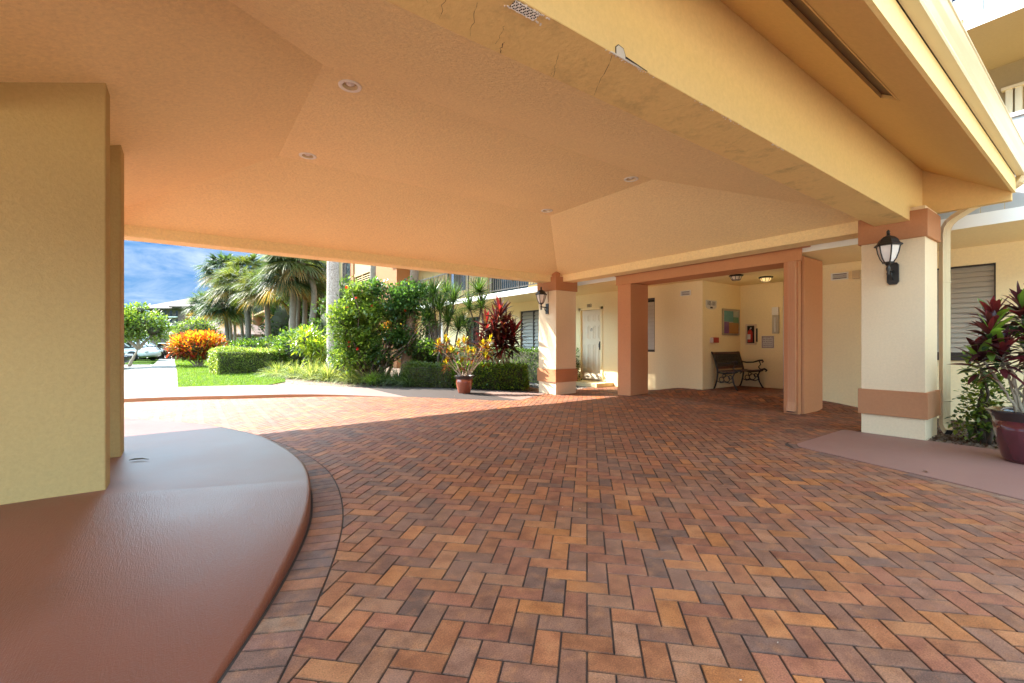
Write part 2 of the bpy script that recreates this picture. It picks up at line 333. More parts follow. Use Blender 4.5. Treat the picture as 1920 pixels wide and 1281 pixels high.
def poly_side(cv, x, y):
    """nearest segment: signed distance (positive on the right-hand side of the curve) and that segment's line"""
    best = None
    for i in range(len(cv) - 1):
        a, b = cv[i], cv[i + 1]; ab = b - a; L2 = ab.length_squared
        t_ = max(0, min(1, ((x - a.x) * ab.x + (y - a.y) * ab.y) / L2))
        px, py = a.x + ab.x * t_, a.y + ab.y * t_; d2 = (x - px) ** 2 + (y - py) ** 2
        if best is None or d2 < best[0]: best = (d2, i)
    i = best[1]; a = cv[i]; ab = (cv[i + 1] - a).normalized(); nrm = Vector((ab.y, -ab.x))
    sd = (x - a.x) * nrm.x + (y - a.y) * nrm.y
    return math.copysign(math.sqrt(best[0]), sd), a, nrm
def clip(poly, a, nrm):
    out = []
    for i in range(len(poly)):
        p, q = poly[i], poly[(i + 1) % len(poly)]
        dp, dq = (p - a).dot(nrm), (q - a).dot(nrm)
        if dp >= 0: out.append(p)
        if (dp >= 0) != (dq >= 0): out.append(p + (q - p) * (dp / (dp - dq)))
    return out
def area(poly): return abs(sum(poly[i].x * poly[(i + 1) % len(poly)].y - poly[(i + 1) % len(poly)].x * poly[i].y for i in range(len(poly)))) / 2

class Bricks:
    def __init__(s): s.v = []; s.f = []; s.c = []
    def add(s, poly, col, g=0.0024, dz=0.0, zf=gz):
        # drop near-duplicate corners
        q = []
        for p in poly:
            if not q or (p - q[-1]).length > 0.004: q.append(p)
        if len(q) > 2 and (q[0] - q[-1]).length < 0.004: q.pop()
        if len(q) < 3 or area(q) < 0.0004: return
        ce = sum(q, Vector((0, 0))) / len(q); n = len(q); b = len(s.v)
        tx, ty = rnd.gauss(0, 0.003), rnd.gauss(0, 0.003)
        sgn = 1 if sum(q[i].x * q[(i + 1) % n].y - q[(i + 1) % n].x * q[i].y for i in range(n)) > 0 else -1
        def ring(ins, z):
            for i in range(n):
                e1 = (q[i] - q[i - 1]).normalized(); e2 = (q[(i + 1) % n] - q[i]).normalized()
                n1 = Vector((-e1.y, e1.x)) * sgn; n2 = Vector((-e2.y, e2.x)) * sgn; m_ = n1 + n2; L = m_.length_squared
                off = m_ * (2 * ins / max(L, 0.5)); w = q[i] + off * 1.0
                s.v.append((w.x, w.y, zf(w.x, w.y) + z + dz + (w.x - ce.x) * tx + (w.y - ce.y) * ty))
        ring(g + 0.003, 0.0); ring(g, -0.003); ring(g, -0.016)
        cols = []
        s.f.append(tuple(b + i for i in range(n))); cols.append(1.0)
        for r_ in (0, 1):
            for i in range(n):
                s.f.append((b + r_ * n + i, b + (r_ + 1) * n + i, b + (r_ + 1) * n + (i + 1) % n, b + r_ * n + (i + 1) % n)); cols.append((0.5, 0.22)[r_])   # joint dirt and painted joint shade darken the edges
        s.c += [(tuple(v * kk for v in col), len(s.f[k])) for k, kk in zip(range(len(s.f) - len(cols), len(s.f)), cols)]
    def build(s, name, m, parent=None):
        me = bpy.data.meshes.new(name); me.from_pydata(s.v, [], s.f)
        at = me.color_attributes.new('col', 'FLOAT_COLOR', 'CORNER')
        arr = []
        for c, k in s.c: arr += [c[0], c[1], c[2], 1.0] * k
        at.data.foreach_set('color', arr)
        me.update(); bm = bmesh.new(); bm.from_mesh(me); bmesh.ops.recalc_face_normals(bm, faces=bm.faces); bm.to_mesh(me); bm.free()
        return link_mesh(name, me, m, parent)
PAL = [((0.44, 0.155, 0.050), 3), ((0.42, 0.165, 0.068), 2), ((0.36, 0.125, 0.052), 6), ((0.30, 0.105, 0.056), 6), ((0.25, 0.105, 0.062), 6), ((0.26, 0.118, 0.072), 5), ((0.185, 0.092, 0.064), 3), ((0.33, 0.145, 0.078), 4)]
PALW = [p for p, w in PAL for _ in range(w)]
def bcol(dark=0.0):
    c = rnd.choice(PALW); k = rnd.uniform(0.72, 1.0) * (1 - dark)
    return tuple(max(0.01, v * k) for v in c)

def build_pavers():
    th = R(44.5); U = Vector((math.cos(th), math.sin(th))); V = Vector((math.sin(th), -math.cos(th)))
    a = 0.1000; B = Bricks(); rows = range(-75, 165)
    for c in range(-150, 150):
        for r_ in rows:
            s_ = (c + r_) % 4
            if s_ == 0: w, hh = 2, 1
            elif s_ == 2: w, hh = 1, 2
            else: continue
            ctr = V * ((c + w / 2) * a) + U * ((r_ + hh / 2) * a)
            x, y = ctr.x, ctr.y
            if not (-3.5 < x < 11.3 and -1.2 < y < 12.4): continue
            if x > 9.6 and not (3.5 < y < 5.9): continue
            if x > 7.6 and y > 8.4: continue
            if x > 7.2 and y < 1.5: continue
            # outside the camera's wide surroundings
            if x < -1.0 and y < 7.5: continue
            poly = [V * ((c + i) * a) + U * ((r_ + j) * a) for i, j in ((0, 0), (w, 0), (w, hh), (0, hh))]
            ok = True
            for cv, sgn in ((LEFT_OUT, 1), (FAR, 1), (RIGHT_OUT, 1)):
                if cv is FAR and x > 7.05: continue
                if cv is RIGHT_OUT and y > 2.6: continue
                if cv is LEFT_OUT and x > 2.2: continue
                if cv is FAR and y < 6.9: continue
                d, pa, nr = poly_side(cv, x, y)
                if d < -0.14: ok = False; break
                if d < 0.14: poly = clip(poly, pa, nr)
                if len(poly) < 3: ok = False; break
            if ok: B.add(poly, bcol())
    # soldier courses
    def course(inner, outer, step, d0=None):
        L = 0; acc = [0]
        for i in range(1, len(inner)): acc.append(acc[-1] + (inner[i] - inner[i - 1]).length)
        n = int(acc[-1] / step)
        def at_(cv, s_):
            for i in range(1, len(acc)):
                if acc[i] >= s_:
                    t_ = (s_ - acc[i - 1]) / max(1e-9, acc[i] - acc[i - 1]); return cv[i - 1].lerp(cv[i], t_)
            return cv[-1]
        for k in range(n):
            p = [at_(inner, k * step), at_(inner, (k + 1) * step), at_(outer, (k + 1) * step), at_(outer, k * step)]
            c = rnd.choice(((0.17, 0.085, 0.06), (0.22, 0.10, 0.07), (0.25, 0.14, 0.09), (0.15, 0.085, 0.07), (0.30, 0.12, 0.06)))
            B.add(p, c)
    course(offset(LEFT, 0.012), offset(LEFT, 0.208), 0.102); course(RIGHT, RIGHT_OUT, 0.203)
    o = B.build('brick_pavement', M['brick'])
    tag(o, 'red and charcoal herringbone brick driveway running under the entrance canopy', kind='structure')
build_pavers()

def sheet(name, m, xr, yr, nx, ny, zf, kind='structure', label=None):
    vs = []; fs = []
    for j in range(ny + 1):
        for i in range(nx + 1):
            x = xr[0] + (xr[1] - xr[0]) * i / nx; y = yr[0] + (yr[1] - yr[0]) * j / ny
            vs.append((x, y, zf(x, y)))
    for j in range(ny):
        for i in range(nx):
            k = j * (nx + 1) + i; fs.append((k, k + 1, k + nx + 2, k + nx + 1))
    me = bpy.data.meshes.new(name); me.from_pydata(vs, [], fs); me.update()
    return tag(link_mesh(name, me, m), label, kind=kind)
sheet('joint_sand', M['sand'], (-6, 11.4), (-4, 12.6), 90, 90, lambda x, y: gz(x, y) - 0.0065, label='dark sand showing in the joints between the paving bricks')
MB().quad((-400, -200, -0.10), (400, -200, -0.10), (400, 700, -0.10), (-400, 700, -0.10)).build('ground', M['lawn'])
tag(bpy.data.objects['ground'], 'flat ground stretching away to the horizon', kind='structure')

# ---- painted slab on the left, domed ramp with a landing
def slab_z(x, y):
    yc = 4.05 - (x + 0.45) * 0.39
    return max(0.118 - 0.056 * max(0.0, yc - y), 0.004 + 0.006 * sstep(1.5, 2.2, y)) + 0.004 * math.sin(y * 2.1 + x)
def left_slab():
    """strips from the curved edge leftwards: ramp and landing share the crease line"""
    rows = [p for p in LEFT[::2]]
    for nm, sel, mt in (('ramp', lambda p: p.y <= 3.66, M['slab']), ('landing', lambda p: p.y >= 3.6, M['slab_landing'])):
        rr = [p for p in rows if sel(p)]
        mb = MB(); n = 26; vs = []; cols = []
        for p in rr:
            line = [(p.x, p.y, gz(p.x, p.y) - 0.02), (p.x, p.y, slab_z(p.x, p.y) - 0.014), (p.x - 0.004, p.y, slab_z(p.x, p.y) - 0.005), (p.x - 0.012, p.y, slab_z(p.x, p.y)), (p.x - 0.03, p.y, slab_z(p.x, p.y) + 0.0005)]
            for k in range(1, n + 1):
                t_ = k / n; x = p.x - 0.03 - t_ * (p.x + 4.0)
                y = p.y + 0.0 * t_
                # the crease runs obliquely, rows fan towards it
                y = p.y + (0.39 * (p.x - x)) * sstep(0.9, 3.5, p.y) * (1 - sstep(4.5, 8.0, p.y))
                line.append((x, y, slab_z(x, y)))
            vs.append(line)
        V_ = [q for ln in vs for q in ln]; w = len(vs[0]); fs = []
        for j in range(len(vs) - 1):
            for i in range(w - 1): fs.append((j * w + i, (j + 1) * w + i, (j + 1) * w + i + 1, j * w + i + 1))
        mb.add(V_, fs, True); o = mb.build('curb_ramp' if nm == 'ramp' else 'curb_landing', mt)
        tag(o, 'glossy red painted concrete ramp sloping down towards the viewer' if nm == 'ramp' else 'smooth glossy landing of the raised red slab beside the left pillars', kind='structure')
left_slab()
tag(MB().tube([(-0.41, 5.17, 0.128), (-0.37, 5.17, 0.131), (-0.32, 5.16, 0.130), (-0.27, 5.11, 0.127)], [0.003, 0.007, 0.006, 0.002], 6).build('seed_pod', M['twig_dark']), 'dark curled seed pod lying on the glossy landing', 'seed pod')

def band_between(inner, outer, z, m, name, label, thick=0.12, zf=None):
    n = min(len(inner), len(outer)); mb = MB(); vs = []; fs = []
    def rs(cv):
        acc = [0]
        for i in range(1, len(cv)): acc.append(acc[-1] + (cv[i] - cv[i - 1]).length)
        out = []
        for k in range(121):
            s_ = acc[-1] * k / 120; j = 1
            while j < len(acc) - 1 and acc[j] < s_: j += 1
            out.append(cv[j - 1].lerp(cv[j], (s_ - acc[j - 1]) / max(1e-9, acc[j] - acc[j - 1])))
        return out
    a, b = rs(inner), rs(outer)
    for p, q in zip(a, b):
        zp = z(p.x, p.y); zq = z(q.x, q.y); d = (q - p).normalized()
        p1 = p + d * 0.012
        vs += [(p.x, p.y, zp - thick), (p.x, p.y, zp - 0.012), (p1.x, p1.y, zp), (q.x, q.y, zq), (q.x, q.y, zq - thick)]
    for i in range(120):
        for k in range(4): fs.append((i * 5 + k, i * 5 + k + 1, (i + 1) * 5 + k + 1, (i + 1) * 5 + k))
    mb.add(vs, fs); o = mb.build(name, m); tag(o, label, kind='structure'); return o
WALKOUT = smooth_curve([(-3.6, 14.6), (-1.3, 14.3), (-0.17, 14.0), (0.79, 13.75), (2.1, 13.2), (3.1, 12.5), (4.02, 11.75), (4.8, 10.95), (5.54, 10.15), (6.1, 9.4), (6.8, 8.62), (7.2, 8.5)])
def walk_z(x, y): return 0.068 - 0.115 * sstep(1.2, 5.6, x)
band_between(FAR, WALKOUT, walk_z, M['walk'], 'curved_sidewalk', 'sunlit curved pink sidewalk with its red kerb edge beyond the brick driveway')
# red painted kerb face, 3 mm proud of the walk's edge
def kerb():
    mb = MB(); vs = []; n = len(FAR); fs = []
    o1 = offset(FAR, 0.004)
    for p in o1:
        z = walk_z(p.x, p.y); vs += [(p.x, p.y, z - 0.13), (p.x, p.y, z - 0.006)]
    for i in range(n - 1): fs.append((2 * i, 2 * i + 1, 2 * i + 3, 2 * i + 2))
    tag(mb.add(vs, fs).build('kerb', M['band']), 'brick red painted kerb face of the far sidewalk', kind='structure')
kerb()
# slab beside the right pillar
def right_slab():
    mb = MB(); pts = [p for p in RIGHT[::3]]; ring = [(p.x, p.y, 0.006) for p in pts] + [(7.05, -1.5, 0.006)]
    # fan in strips to x = 7.05
    vs = []; fs = []
    for p in pts: vs += [(p.x, p.y, -0.05), (p.x, p.y, 0.008), (7.06, p.y - 0.0001, 0.012)]
    for i in range(len(pts) - 1):
        fs.append((3 * i, 3 * i + 1, 3 * i + 4, 3 * i + 3)); fs.append((3 * i + 1, 3 * i + 2, 3 * i + 5, 3 * i + 4))
    mb.add(vs, fs); tag(mb.build('painted_sidewalk', M['slab_r']), 'flat mauve painted concrete pad at the foot of the right pillar', kind='structure')
right_slab()
# planting beds, path, drive
def flat(name, poly, z, m, label):
    o = MB().quad(*[(x, y, z) for x, y in poly]).build(name, m); return tag(o, label, kind='structure')
flat('planting_bed', [(7.06, -4), (9.5, -4), (9.5, 1.99), (7.06, 1.99)], 0.0, M['mulch'], 'mulched planting bed behind the potted plant on the right')
bed = [(p.x, p.y) for p in WALKOUT[::4] if p.x > 1.6] + [(9.4, 8.5), (9.4, 60), (6, 60), (3.2, 22), (2.2, 17.5), (1.7, 14.5)]
mb = MB(); ctr = (5.2, 14.0, 0.04); ring = [(x, y, walk_z(x, y) - 0.02 + 0.0) for x, y in bed]
mb.add([ctr] + ring, [(0, i + 1, (i + 1) % len(ring) + 1) for i in range(len(ring))]); tag(mb.build('mulch_bed', M['mulch']), 'brown mulch bed of the front garden behind the curved sidewalk', kind='structure')
flat('path', [(-1.25, 14.1), (-0.17, 13.9), (-0.3, 22), (-0.58, 34.5), (-0.85, 48), (-1.75, 48), (-1.45, 33.3), (-1.33, 22.7)], 0.055, M['concrete'], 'straight pale concrete footpath leading away past the lawn')
flat('driveway', [(-40, 13), (-1.25, 14.0), (-1.33, 22.7), (-1.45, 31.0), (-8, 36), (-40, 36)], 0.035, M['asphalt'], 'pale concrete driveway and parking area left of the footpath')
flat('entrance_drive', [(-40, -30), (9, -30), (9, -3.9), (-3.9, -3.9), (-3.9, 12.9), (-40, 12.9)], -0.02, M['drive'], 'paved entrance drive continuing behind and to the left of the canopy')
flat('far_driveway', [(-30, 49), (12, 44), (12, 58), (-30, 70)], 0.03, M['asphalt'], 'distant strip of parking court in front of the garages')
flat('grass_strip', [(-8, 35.5), (-1.62, 30.9), (-1.55, 32.3), (-8, 37.5)], 0.09, M['lawn'], 'narrow green grass strip in front of the parked white cars')
flat('lawn', [(-0.17, 13.98), (0.79, 13.75), (1.7, 13.35), (2.3, 14.3), (2.9, 18.2), (3.6, 24), (6, 60), (1.5, 60), (-0.8, 46), (-0.58, 34.5), (-0.3, 22)], 0.06, M['lawn'], 'bright green lawn between the footpath and the hedge')

def adopt(o, root):
    """o was built in world coordinates: parent it without moving it"""
    if root.parent: adopt_m = None
    Mx = Matrix.Translation(root.location) @ root.rotation_euler.to_matrix().to_4x4()
    r = root
    o.parent = root
    inv = Mx.inverted()
    if r.parent is not None: inv = Matrix.Identity(4) if r.type == 'MESH' else inv
    o.matrix_parent_inverse = inv
    return o
def sub(mbobj, parentmesh):
    """sub-part of a part whose own transform is the identity in world terms"""
    mbobj.parent = parentmesh; return mbobj
ident = lambda o: o

# ================================================================== entrance canopy (porte-cochere)
pc = thing('entrance_canopy', 'peach stucco drive-through entrance canopy with coffered ceiling, banded pillars and deep eaves', 'entrance canopy', (3.1, 5.0, 0))
def pcp(mb, name, m, bevel=0.0, label=None):
    o = adopt(mb.build(name, m, None, bevel), pc)
    if label: o['label'] = label
    return o
ZB, ZS, ZF = 2.63, 2.79, 3.45
XL, XR, YN, YF = -1.06, 7.25, 1.88, 8.10
FX0, FX1, FY0, FY1 = 0.91, 5.28, 3.90, 6.10
# ceiling: flat panel and four sloping faces
mb = MB()
A, B_, C_, D_ = (XL, YN, ZS), (XR, YN, ZS), (XR, YF, ZS), (XL, YF, ZS)
a_, b_, c_, d_ = (FX0, FY0, ZF), (FX1, FY0, ZF), (FX1, FY1, ZF), (FX0, FY1, ZF)
def holed_panel():
    # grid of quads with a ring of quads round each light
    xs = [FX0, 0.99, 1.37, 4.83, 5.21, FX1]; ys = [FY0, 3.985, 4.175, 5.805, 5.995, FY1]
    cx_ = [(1.18, 4.08), (1.20, 5.90), (5.02, 4.08), (5.03, 5.90)]
    for i in range(5):
        for j in range(5):
            x0, x1, y0, y1 = xs[i], xs[i + 1], ys[j], ys[j + 1]
            hole = [c for c in cx_ if x0 < c[0] < x1 and y0 < c[1] < y1]
            if not hole: mb.quad((x0, y0, ZF), (x1, y0, ZF), (x1, y1, ZF), (x0, y1, ZF)); continue
            c = hole[0]; n = 32; vs = []
            for k in range(n):
                an = 2 * math.pi * k / n; dx, dy = math.cos(an), math.sin(an)
                tx = ((x1 - c[0]) if dx > 0 else (x0 - c[0])) / dx if abs(dx) > 1e-6 else 1e9
                ty = ((y1 - c[1]) if dy > 0 else (y0 - c[1])) / dy if abs(dy) > 1e-6 else 1e9
                t_ = min(tx, ty); vs += [(c[0] + dx * 0.07, c[1] + dy * 0.07, ZF), (c[0] + dx * t_, c[1] + dy * t_, ZF)]
            mb.add(vs, [(2 * k, 2 * k + 1, 2 * ((k + 1) % n) + 1, 2 * ((k + 1) % n)) for k in range(n)])
            for qx, qy in ((x0, y0), (x1, y0), (x1, y1), (x0, y1)):   # corner triangles
                an = math.atan2(qy - c[1], qx - c[0]) % (2 * math.pi); k = int(an / (2 * math.pi) * n)
                mb.add([vs[2 * k + 1], (qx, qy, ZF), vs[2 * ((k + 1) % n) + 1]], [(0, 1, 2)])
holed_panel()
mb.quad(A, B_, b_, a_).quad(B_, C_, c_, b_).quad(C_, D_, d_, c_).quad(D_, A, a_, d_)
pcp(mb, 'ceiling', M['ceil'])
# beams
pcp(MB().box(-1.6, 7.6, 1.545, YN, ZB + 0.006, 3.6), 'near_beam', M['beam_face'], 0.006, 'deep yellow cream beam nearest the viewer')
pcp(MB().box(-1.6, 7.603, 1.542, YN + 0.003, ZB, ZB + 0.006), 'beam_underside', M['soffit_beam'], 0, 'stained and cracked underside of the nearest beam')
pcp(MB().box(-1.6, 7.6, YF, 8.42, ZB, 3.5), 'far_beam', M['ceil'], 0.012)
pcp(MB().box(XR, 7.6, YN, YF, ZB, 3.5), 'side_beam', M['ceil'], 0.012)
pcp(MB().box(-1.42, XL, YN, YF, ZB, 3.5), 'side_beam', M['ceil'], 0.012)
# bevel strip where the painted ceiling edge catches the light on the far beam
# soffit beyond the near beam, with its slot vent
sz = lambda y: 3.357 - 0.63 * (1.542 - y)
SX0, SX1 = -3.3, 7.61  # left end of the unseen overhang, lengthened to keep sun off the ramp
mb = MB(); th = 0.03
def strip(x0, x1, y0, y1):
    mb.prism([(x0, y0, sz(y0)), (x1, y0, sz(y0)), (x1, y1, sz(y1)), (x0, y1, sz(y1))], (0, 0, th))
strip(SX0, SX1, 0.78, 1.05); strip(SX0, SX1, 1.175, 1.545); strip(4.50, SX1, 1.05, 1.175); strip(SX0, -1.9, 1.05, 1.175)
pcp(mb, 'soffit', M['soffit'])
mb = MB()
for y_ in (1.05, 1.165): mb.prism([(-1.9, y_, sz(y_) - 0.006), (4.5, y_, sz(y_) - 0.006), (4.5, y_ + 0.012, sz(y_ + 0.012) - 0.006), (-1.9, y_ + 0.012, sz(y_ + 0.012) - 0.006)], (0, 0, 0.05))
pcp(mb, 'slot_trim', M['soffit'])
pcp(MB().prism([(-1.9, 1.03, sz(1.03) + 0.035), (4.52, 1.03, sz(1.03) + 0.035), (4.52, 1.20, sz(1.20) + 0.035), (-1.9, 1.20, sz(1.20) + 0.035)], (0, 0, 0.004)), 'slot_screen', simple('brown_vent_screen', (0.20, 0.13, 0.06), 0.8))
pcp(MB().box(SX0, SX1 + 0.02, 0.755, 0.78, 2.872, 3.045), 'fascia', M['beam_face'])
pcp(MB().box(SX0, SX1 + 0.02, 0.762, 0.772, 3.045, 3.30), 'fascia_gap', M['dark'])
# end panel closing the eave above the right pillar
pcp(MB().prism([(7.59, 1.56, 2.79), (7.59, 1.56, 3.40), (7.59, 0.785, 2.92), (7.59, 0.785, 2.79)], (0.09, 0, 0)), 'eave_end_panel', M['soffit'])
# gutter (moulded profile swept along x)
gp = [(0.752, 3.055), (0.683, 3.055), (0.678, 3.075), (0.684, 3.105), (0.676, 3.150), (0.662, 3.195), (0.656, 3.235), (0.655, 3.262), (0.648, 3.266), (0.648, 3.278), (0.672, 3.278), (0.672, 3.262), (0.752, 3.262)]
mb = MB(); n = len(gp)
vs = [(SX0, y, z) for y, z in gp] + [(7.66, y, z) for y, z in gp]
mb.add(vs, [(i, (i + 1) % n, n + (i + 1) % n, n + i) for i in range(n)] + [tuple(range(n)), tuple(reversed(range(n, 2 * n)))])
pcp(mb, 'gutter', M['metal_cream'])
# roof above everything (unseen far eave skewed to slant its shadow edge)
eL, eR = 9.02, 9.42
rz_, rt = 3.30, 5.35
roof = [(SX0, 0.66, rz_), (7.72, 0.66, rz_), (7.72, eR, rz_), (SX0, eL, rz_), (0.7, 4.95, rt), (7.72, 4.95, rt)]
mb = MB(); mb.add(roof, [(0, 1, 5, 4), (2, 3, 4, 5), (3, 0, 4), (1, 2, 5)])
pcp(mb, 'roof', M['rooft'])
mb = MB()
mb.quad((SX0, 8.42, 3.35), (7.7, 8.42, 3.35), (7.7, eR, 2.95), (SX0, eL, 2.95))
mb.quad((SX0, YN, 3.40), (-1.6, YN, 3.40), (-1.6, 8.42, 3.40), (SX0, 8.42, 3.40))
pcp(mb, 'far_soffit', M['soffit'])
mb = MB(); mb.prism([(SX0, eL, 2.93), (SX0, eL, 3.29), (7.7, eR, 3.29), (7.7, eR, 2.93)], (0, 0.03, 0)); mb.box(SX0 - 0.03, SX0, 0.7, eL, 3.1, 3.29)
pcp(mb, 'far_fascia', M['beam_face'])

# pillars
def pillar(x0, y0, x1, y1, zb, bt, bb):
    """x0,y0 = corner nearest the viewer"""
    p = pcp(MB().box(x0, x1, y0, y1, zb - 0.1, ZB + 0.16), 'pillar', M['pillar_white'], 0.004)
    e = 0.028
    q = MB().box(x0 - e, x1 + e, y0 - e, y1 + e, bb, bt).build('base_band', M['band'], None, 0.004); q.parent = p; 
    q = MB().box(x0 - e, x1 + e, y0 - e, y1 + e, 2.42, 2.745).build('capital_band', M['band'], None, 0.006); q.parent = p
    return p
pillar(7.05, 1.41, 7.61, 2.03, 0.0, 0.575, 0.26)
pillar(7.05, 7.94, 7.70, 8.58, -0.05, 0.55, 0.24)
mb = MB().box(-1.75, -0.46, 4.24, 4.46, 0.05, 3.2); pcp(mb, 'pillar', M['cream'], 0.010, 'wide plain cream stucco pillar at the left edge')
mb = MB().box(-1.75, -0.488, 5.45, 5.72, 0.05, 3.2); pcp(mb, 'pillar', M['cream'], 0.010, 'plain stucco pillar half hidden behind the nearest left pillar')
# cap drip seen on the mid pillar: block above the capital
pcp(MB().box(7.02, 7.16, 7.91, 8.05, 2.745, 2.86), 'corner_block', M['band'], 0.004)

M['crackm'] = simple('crack_shadow', (0.10, 0.06, 0.03), 0.9)
# damage of the near beam: exposed lath, chipped corner, hairline cracks
def crack(p, q, w=0.004, n=9, nm='crack', m=None):
    mb = MB(); P_ = []
    for i in range(n + 1):
        t_ = i / n; P_.append((p[0] + (q[0] - p[0]) * t_ + rnd.gauss(0, 0.004), p[1] + (q[1] - p[1]) * t_ + rnd.gauss(0, 0.003)))
    for i in range(n):
        a, b = P_[i], P_[i + 1]; d = Vector((b[0] - a[0], b[1] - a[1])).normalized(); nn = Vector((-d.y, d.x)) * w * rnd.uniform(0.2, 0.8) * 0.36
        mb.add([(a[0] - nn.x, a[1] - nn.y, ZB - 0.0016), (b[0] - nn.x, b[1] - nn.y, ZB - 0.0016), (b[0] + nn.x, b[1] + nn.y, ZB - 0.0016), (a[0] + nn.x, a[1] + nn.y, ZB - 0.0016)], [(0, 1, 2, 3)])
    pcp(mb, 'crack', m or M['crackm'])
for p, q, w in (((1.02, 1.66), (1.10, 1.86), 0.004), ((1.20, 1.70), (1.23, 1.83), 0.003), ((1.26, 1.80), (1.29, 1.875), 0.010), ((1.53, 1.70), (1.64, 1.875), 0.004), ((1.60, 1.78), (1.62, 1.87), 0.003), ((1.765, 1.55), (1.96, 1.87), 0.006), ((0.86, 1.60), (0.93, 1.84), 0.004), ((0.80, 1.66), (0.84, 1.78), 0.003), ((2.5, 1.60), (2.44, 1.75), 0.002), ((3.2, 1.6), (3.3, 1.8), 0.002)): crack(p, q, w)
mb = MB()   # exposed wire lath
x0, x1, y0, y1 = 1.145, 1.285, 1.548, 1.598
mb.box(x0, x1, y0, y1, ZB - 0.0012, ZB - 0.0004); pcp(mb, 'lath_hole', M['dark'])
mb = MB()
for i in range(8):
    xx = x0 + (x1 - x0) * i / 7
    for j in range(3):
        ya, yb = y0 + 0.016 * j, y0 + 0.016 * (j + 1)
        for sgn in (1, -1):
            xa, xb = xx, xx + sgn * 0.010
            if not (x0 - 0.002 <= xb <= x1 + 0.002): continue
            if j % 2: xa, xb = xb, xa
            mb.tube([(xa, ya, ZB - 0.004), (xb, yb, ZB - 0.004)], 0.0017, 4, smooth=False)
for j in range(4): mb.tube([(x0, y0 + 0.016 * j, ZB - 0.004), (x1, y0 + 0.016 * j, ZB - 0.004)], 0.0016, 4, smooth=False)
pcp(mb, 'wire_lath', M['frost'])
mb = MB()
for i in range(40):
    xx = rnd.uniform(x0 - 0.02, x1 + 0.05); yy = y1 + rnd.gauss(0, 0.004) if rnd.random() < 0.6 else y0 + rnd.gauss(0.002, 0.003)
    s_ = rnd.uniform(0.004, 0.011); mb.obox((xx, yy, ZB - 0.001), (s_, s_ * 0.6, 0.005), rnd.uniform(0, 3))
for i in range(60):
    xx = rnd.choice((rnd.uniform(1.7, 2.1), rnd.uniform(2.5, 3.1), rnd.uniform(3.5, 3.7))); s_ = rnd.uniform(0.003, 0.008)
    mb.obox((xx, 1.545 + abs(rnd.gauss(0, 0.006)), ZB - 0.001), (s_, s_ * 0.6, 0.004), rnd.uniform(0, 3))
pcp(mb, 'chipped_stucco', M['frost'])
mb = MB().prism([(1.775, 1.5405, 2.632), (1.775, 1.5405, 2.672), (1.795, 1.5405, 2.690), (1.835, 1.5405, 2.684), (1.85, 1.5405, 2.655), (1.855, 1.5405, 2.632)], (0, 0.003, 0))
pcp(mb, 'chip_rim', M['dark'])
mb = MB().prism([(1.779, 1.5395, 2.634), (1.779, 1.5395, 2.669), (1.796, 1.5395, 2.685), (1.832, 1.5395, 2.680), (1.846, 1.5395, 2.654), (1.849, 1.5395, 2.634)], (0, 0.003, 0))
pcp(mb, 'chip_face', M['sign'])
mb = MB().prism([(1.73, 1.538, 2.627), (1.99, 1.538, 2.627), (1.95, 1.538, 2.632), (1.74, 1.538, 2.633)], (0, 0.006, 0)); pcp(mb, 'corner_bead', M['sign'])
mb = MB().prism([(1.855, 1.5393, 2.640), (2.03, 1.5393, 2.632), (2.03, 1.5393, 2.635), (1.855, 1.5393, 2.648)], (0, 0.003, 0)); pcp(mb, 'chip_shadow_gap', M['dark'])

# recessed ceiling lights
def downlight(x, y, label):
    t_ = thing('recessed_light', label, 'ceiling light', (x, y, ZF), 'recessed lights in the canopy ceiling')
    r_ = MB().lathe([(0.066, -0.004), (0.088, -0.009), (0.098, -0.006), (0.100, -0.001), (0.100, 0.004)], n=32).build('trim_ring', M['white'], t_)
    MB().lathe([(0.067, -0.004), (0.060, 0.020), (0.055, 0.060), (0.0, 0.062)], n=32).build('baffle', M['metal_cream'], t_)
    MB().lathe([(0.0, 0.004), (0.022, 0.006), (0.040, 0.018), (0.046, 0.050)], n=24).build('bulb', M['frost'], t_)
DL = [(1.18, 4.08, 'recessed white ceiling light nearest the viewer, left end of the flat ceiling panel'), (1.20, 5.90, 'recessed white ceiling light at the far left corner of the flat ceiling panel'),
      (5.02, 4.08, 'recessed white ceiling light at the near right corner of the flat ceiling panel'), (5.03, 5.90, 'small recessed white ceiling light farthest away, above the far pillar')]
for x, y, lb in DL: downlight(x, y, lb)

